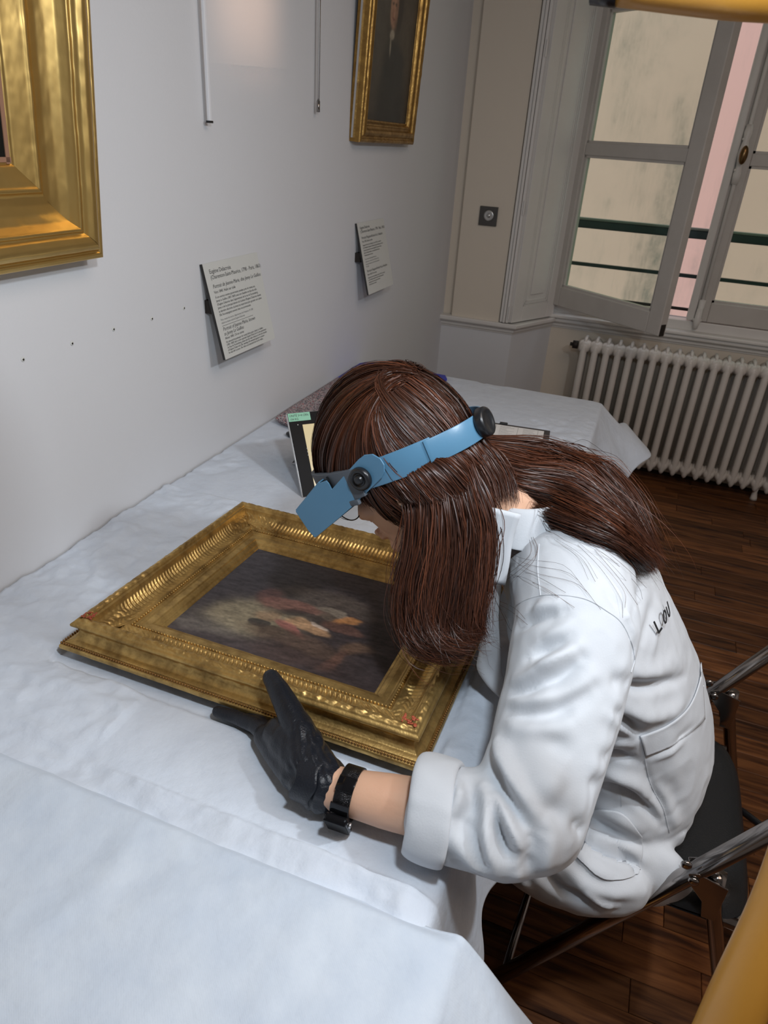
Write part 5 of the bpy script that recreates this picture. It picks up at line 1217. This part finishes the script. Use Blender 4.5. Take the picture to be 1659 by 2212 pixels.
G().tube([hp(.104, .010, -.030), hp(.111, 0, -.026), hp(.104, -.010, -.030)], .0010, 8).build('bridge', M['goldwire'], gs, True)
# ================================================================== HAIR
mh, t, b = nt('brown_hair'); N = t.nodes; L = t.links
at = N.new('ShaderNodeVertexColor'); at.layer_name = 'paint'
L.new(at.outputs['Color'], b.inputs['Base Color']); b.inputs['Roughness'].default_value = .40; b.inputs['Specular IOR Level'].default_value = .45
M['hair'] = mh
SV, SF, SC, SN = [], [], [], 0
def add_strands(P, r, tint, out=(.1, -.8, .5), rnd=.55):
    """P (m,n,3) strands, r (m,n) half width; each strand a narrow ribbon turned roughly towards 'out'"""
    global SN
    m_, n, _ = P.shape; T_ = np.gradient(P, axis=1); T_ /= np.linalg.norm(T_, axis=2)[..., None]+1e-9
    a = np.broadcast_to(np.asarray(out, float), P.shape)+RNG.normal(0, rnd, (m_, 1, 3)); u = np.cross(T_, a); u /= np.linalg.norm(u, axis=2)[..., None]+1e-9
    V = np.stack([P-r[..., None]*u, P+r[..., None]*u], 2)
    idx = np.arange(m_*n*2).reshape(m_, n, 2)
    F = np.stack([idx[:, :-1, 0], idx[:, :-1, 1], idx[:, 1:, 1], idx[:, 1:, 0]], -1).reshape(-1, 4)+SN
    SV.append(V.reshape(-1, 3)); SF.append(F); SC.append(np.repeat(tint, n*2, axis=0)); SN += m_*n*2
def tints(m_, cl=None):
    base = np.array([.050, .0172, .0090]); k = RNG.random((m_, 1)); c = base*(.62+.65*k)+np.array([.085, .023, .007])*(RNG.random((m_, 1))**3)
    if cl is not None:
        cv = np.random.default_rng(5).uniform(.55, 1.4, 400); c = c*cv[cl % 400][:, None]
    return c
def lock_sheet(guides, count, thick, r=.00050, n=26, wob=.004, tip=.4, clump=40, frizz=.0, spread=(0, 1)):
    """guides: list of polylines (k,3) ordered across the sheet; thick: half thickness of the sheet; strands fill the sheet"""
    Gd = np.array([curve_pts(np.array(q, float), n) for q in guides]); kg = len(Gd)
    t = RNG.uniform(spread[0], spread[1], count)*(kg-1); i = np.minimum(t.astype(int), kg-2); u = (t-i)[:, None, None]
    u = u*u*(3-2*u)*.35+u*.65
    P = Gd[i]*(1-u)+Gd[i+1]*u
    s = np.linspace(0, 1, n)
    # clumping
    cc = (t/(kg-1)*clump).astype(int)+RNG.integers(0, 2, count); global LASTCC; LASTCC = cc; cv = RNG.normal(0, 1, (clump+2, 3)); 
    nrm = np.cross(np.gradient(P, axis=1), (Gd[-1]-Gd[0]).mean(0)); nrm /= np.linalg.norm(nrm, axis=2)[..., None]+1e-9
    d = RNG.uniform(-1, 1, count)[:, None, None]; d = np.sign(d)*np.abs(d)**.8
    P = P+nrm*d*thick*(.12+.88*np.minimum(1, s*3.5))[None, :, None]
    P = P+(cv[cc]*wob*.6)[:, None, :]*(s[None, :, None]**1.3)
    ph = RNG.uniform(0, 6.28, (count, 1)); fr = RNG.uniform(1.2, 3.2, (count, 1)); dirv = RNG.normal(0, 1, (count, 3))
    P = P+dirv[:, None, :]*(wob*.5*(np.sin(s[None]*fr*3.1+ph)-np.sin(ph)))[..., None]*(.25+s[None, :, None])
    if frizz: P = P+(RNG.normal(0, frizz, (count, 3)))[:, None, :]*(s[None, :, None]**2)
    # trim lengths
    ln = 1-RNG.random(count)*tip*.35; ti = np.clip(s[None]*ln[:, None]*(n-1), 0, n-1.001); a0 = ti.astype(int); fu = (ti-a0)[..., None]; rows = np.arange(count)[:, None]
    P = P[rows, a0]*(1-fu)+P[rows, np.minimum(a0+1, n-1)]*fu
    R = r*(RNG.uniform(.7, 1.5, (count, 1)))*(1-.75*s[None]**3)
    return P, R
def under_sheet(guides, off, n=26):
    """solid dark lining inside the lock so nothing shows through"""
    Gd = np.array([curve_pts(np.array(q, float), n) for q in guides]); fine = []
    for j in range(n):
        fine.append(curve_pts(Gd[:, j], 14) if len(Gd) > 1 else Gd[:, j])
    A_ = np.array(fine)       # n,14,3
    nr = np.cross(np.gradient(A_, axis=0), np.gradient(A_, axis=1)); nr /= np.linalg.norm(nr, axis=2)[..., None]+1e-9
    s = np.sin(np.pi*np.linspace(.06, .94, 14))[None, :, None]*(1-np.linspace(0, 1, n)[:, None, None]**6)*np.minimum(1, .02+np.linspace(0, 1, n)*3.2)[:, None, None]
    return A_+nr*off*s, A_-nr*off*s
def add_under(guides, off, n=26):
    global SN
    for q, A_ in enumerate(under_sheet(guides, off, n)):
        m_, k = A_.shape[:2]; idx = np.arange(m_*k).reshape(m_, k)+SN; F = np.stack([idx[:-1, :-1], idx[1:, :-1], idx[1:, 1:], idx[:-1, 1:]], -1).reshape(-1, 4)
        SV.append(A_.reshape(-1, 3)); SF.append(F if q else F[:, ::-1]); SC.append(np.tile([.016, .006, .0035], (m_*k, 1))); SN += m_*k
# 1. cap: strands radiate from the crown to the band and past it
def dir_h(az, el):   # az from front toward near side
    return np.array([math.cos(el)*math.cos(az), math.cos(el)*math.sin(az), math.sin(el)])
def cap_pt(d, lift=0.0):
    d = d/np.linalg.norm(d)
    fr = max(d[0], 0)**3*max(.25+d[2], 0)
    r = np.array([.111, .0895, .121]); k = 1/math.sqrt(((d/r)**2).sum())
    return HC+HS*(HM.T @ (d*(k+.026*fr+lift)))+HS*Hu*0.004
crown = dir_h(math.radians(178), math.radians(48))
m_ = 13000; n = 15; P = np.zeros((m_, n, 3)); 
az = RNG.uniform(-math.pi, math.pi, m_); 
for i in range(m_):
    a = az[i]; aa = abs(a)
    el_end = math.radians(11) if aa < .95 else math.radians(11-47*min(1, (aa-.95)/.35))
    e = dir_h(a, el_end-RNG.uniform(-.05, .10)-(RNG.uniform(-.15, .35) if 1.2 < aa < 2.6 else 0)); c0_ = crown+np.array([.10*math.cos(a), .30*math.sin(a), 0])+RNG.normal(0, .035, 3); c0_ /= np.linalg.norm(c0_)
    # start somewhere between crown and hairline so coverage is even
    s0 = RNG.uniform(0, .55); mid = np.array([.35, .95*math.sin(a), .75+.3*math.cos(a)]); mid /= np.linalg.norm(mid)
    side = np.array([0, math.sin(a), 0])*.25*(1 if aa < 1.9 else 0); lf = RNG.uniform(-.004, .0035)
    for j in range(n):
        u = s0+(1-s0)*j/(n-1); d = (1-u)**2*c0_+2*u*(1-u)*(mid*.62+side)+u*u*e
        P[i, j] = cap_pt(d, lf+.0025*math.sin(a*11+u*3)+.002*math.sin(a*29))
P += (RNG.normal(0, .0012, (m_, 1, 3)))*np.linspace(.3, 1, n)[None, :, None]
cd = P-HC; cd /= np.linalg.norm(cd, axis=2)[..., None]
add_strands(P, .00048*RNG.uniform(.6, 1.4, (m_, 1))*np.ones((1, n)), tints(m_, ((az+4)*9).astype(int)), cd, .35)
# inner cap skin
nu, nv = 48, 24; A_ = np.zeros((nu, nv, 3))
for i in range(nu):
    for j in range(nv):
        A_[i, j] = cap_pt(dir_h(2*math.pi*i/(nu-1), math.radians(-16+106*j/(nv-1)) if abs(((2*math.pi*i/(nu-1)+math.pi) % (2*math.pi))-math.pi) > .7 else math.radians(4+86*j/(nv-1))), -.006)
idx = np.arange(nu*nv).reshape(nu, nv)+SN; F = np.stack([idx[:-1, :-1], idx[1:, :-1], idx[1:, 1:], idx[:-1, 1:]], -1).reshape(-1, 4)
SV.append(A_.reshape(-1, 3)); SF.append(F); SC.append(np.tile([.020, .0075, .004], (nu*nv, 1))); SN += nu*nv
# survey helper: points with a room depth y
def gp(*pts, dy=(0, 0)):
    k = len(pts)-1; return [spot(x, y, 1, yy+dy[0]*(1-i/k)+dy[1]*i/k) for i, (x, y, yy) in enumerate(pts)]
DC = (-.037, -.018)
# 2. near-side curtain falling in front of the shoulder
cur = [gp((818, 1024, .875), (850, 1040, .855), (886, 1095, .842), (884, 1170, .828), (868, 1260, .808), (866, 1335, .788), (890, 1388, .774), (935, 1416, .765), (990, 1412, .765), dy=DC),
       gp((850, 1010, .870), (880, 1040, .850), (908, 1080, .838), (908, 1170, .822), (893, 1260, .805), (896, 1330, .785), (922, 1382, .77), (965, 1408, .762), (1012, 1400, .765), dy=DC),
       gp((895, 998, .868), (918, 1030, .848), (943, 1080, .835), (948, 1170, .820), (932, 1260, .800), (932, 1330, .785), (955, 1378, .772), (990, 1396, .765), (1026, 1386, .768), dy=DC),
       gp((935, 984, .872), (953, 1018, .852), (978, 1080, .838), (988, 1170, .822), (977, 1260, .802), (968, 1330, .79), (986, 1368, .78), (1010, 1382, .775), (1036, 1376, .775), dy=DC),
       gp((970, 968, .882), (988, 1005, .862), (1012, 1070, .845), (1032, 1160, .830), (1026, 1250, .812), (1012, 1320, .80), (1014, 1355, .795), (1026, 1370, .79), (1040, 1366, .79), dy=DC),
       gp((1003, 948, .895), (1016, 985, .875), (1038, 1045, .858), (1060, 1120, .842), (1058, 1200, .825), (1046, 1280, .812), (1038, 1325, .805), (1038, 1352, .80), (1044, 1362, .80), dy=DC)]
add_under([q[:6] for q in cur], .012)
for cnt, th, wob in ((12000, .014, .006), (3500, .019, .013)):
    P, R = lock_sheet(cur, cnt, th, .00042, 24, wob, clump=30, tip=.55); add_strands(P, R, tints(cnt, LASTCC), (.15, -.85, .45))
# inner hair in front of face, darker
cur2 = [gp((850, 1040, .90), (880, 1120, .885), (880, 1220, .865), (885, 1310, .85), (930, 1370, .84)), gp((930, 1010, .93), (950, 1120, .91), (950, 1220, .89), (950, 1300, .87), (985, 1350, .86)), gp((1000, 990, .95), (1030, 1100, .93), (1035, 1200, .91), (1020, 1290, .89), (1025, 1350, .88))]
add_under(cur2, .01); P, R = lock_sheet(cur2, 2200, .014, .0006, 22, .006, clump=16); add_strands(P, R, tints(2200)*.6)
# 3. tail swept back over the shoulder blades : points laid on the coat surface
def on_coat(x, y, off, fallback):
    p, nn = hit(bvc, x, y)
    return p+nn*off if p is not None else spot(x, y, 1, fallback)
def tg(pts, o0=.028):
    out = []; k = len(pts)
    for i, (x, y, fb) in enumerate(pts):
        if i < 2: out.append(spot(x, y, 1, fb-.075+.035*i))
        else: out.append(on_coat(x, y, o0*(1-i/(k-1))+.004, fb))
    return out
tail = [tg([(1030, 935, .98), (1075, 945, .985), (1150, 958, .99), (1225, 985, .99), (1290, 1030, 1.0), (1345, 1095, 1.0), (1388, 1165, .99), (1409, 1226, .97)], .03),
        tg([(1025, 950, .96), (1075, 965, .96), (1150, 985, .96), (1220, 1020, .96), (1285, 1070, .96), (1340, 1130, .95), (1380, 1185, .95), (1404, 1228, .95)], .034),
        tg([(1018, 965, .94), (1070, 990, .93), (1140, 1020, .93), (1210, 1062, .93), (1275, 1110, .92), (1330, 1155, .92), (1370, 1198, .92), (1400, 1232, .92)], .032),
        tg([(1010, 980, .92), (1062, 1020, .905), (1125, 1060, .90), (1195, 1100, .89), (1262, 1140, .88), (1318, 1172, .88), (1362, 1205, .88), (1396, 1234, .88)], .026),
        tg([(1000, 985, .90), (1050, 1045, .885), (1105, 1095, .87), (1175, 1132, .86), (1245, 1160, .85), (1300, 1178, .85), (1350, 1204, .85), (1390, 1232, .85)], .018)]
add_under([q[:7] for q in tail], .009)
for cnt, th, wob in ((12000, .011, .0045), (2500, .014, .011)):
    P, R = lock_sheet(tail, cnt, th, .00042, 22, wob, clump=34, tip=.5); add_strands(P, R, tints(cnt, LASTCC), (.15, -.85, .45))
# nape hair joining band to tail and curtain
nape = [gp((1022, 905, .90), (1045, 950, .89), (1085, 985, .90)), gp((985, 958, .835), (1020, 1000, .835), (1065, 1050, .85)), gp((930, 984, .805), (975, 1020, .80), (1030, 1080, .81)), gp((870, 1002, .80), (905, 1040, .79), (950, 1090, .79)), gp((818, 1022, .80), (850, 1050, .79), (880, 1090, .785))]
P, R = lock_sheet(nape, 4000, .007, .0006, 14, .002, clump=24); add_strands(P, R, tints(4000))
nk = [gp((985, 940, .86), (1020, 1000, .84), (1050, 1060, .83), (1062, 1110, .82)), gp((1010, 935, .885), (1050, 985, .87), (1078, 1040, .865), (1086, 1100, .85)), gp((1030, 940, .90), (1080, 985, .89), (1110, 1035, .885), (1120, 1090, .87))]
P, R = lock_sheet(nk, 900, .006, .00045, 14, .004, clump=16, tip=1.2); add_strands(P, R, tints(900))
# loose strands over the coat
for q in ([(1050, 1110), (1080, 1180), (1130, 1225), (1220, 1250), (1262, 1300)], [(1060, 1170), (1100, 1225), (1170, 1250), (1240, 1290)], [(1150, 1160), (1160, 1200), (1120, 1240), (1080, 1265)], [(1040, 1290), (1090, 1315), (1115, 1335), (1128, 1355)], [(1250, 1180), (1300, 1230), (1345, 1290), (1350, 1330)], [(1200, 1170), (1250, 1210), (1275, 1260)], [(1280, 1190), (1330, 1250), (1365, 1300)], [(1090, 1120), (1110, 1190), (1090, 1260), (1060, 1310)]):
    for k in range(3):
        j = RNG.normal(0, 7, 2); pts = [on_coat(x+j[0]*(i+1)/len(q)*2, y+j[1]*(i+1)/len(q)*2, .004, .85) for i, (x, y) in enumerate(q)]
        c = curve_pts(np.array(pts), 22)[None]; add_strands(c, np.full((1, 22), .00020), tints(1))
# fine flyaways round the silhouette of the tail and curtain
P, R = lock_sheet(tail, 160, .03, .00022, 24, .018, clump=60, frizz=.012); add_strands(P, R, tints(160))
P, R = lock_sheet(cur, 150, .03, .00022, 24, .016, clump=60, frizz=.010); add_strands(P, R, tints(150))
hair = mesh_np('hair', np.concatenate(SV), np.concatenate(SF), M['hair'], person, True)
ca = hair.data.color_attributes.new('paint', 'FLOAT_COLOR', 'POINT'); CC = np.concatenate(SC); ca.data.foreach_set('color', np.c_[CC, np.ones(len(CC))].astype(np.float32).ravel())
hair['label'] = 'long straight reddish brown hair, one lock forward and one swept over her back'
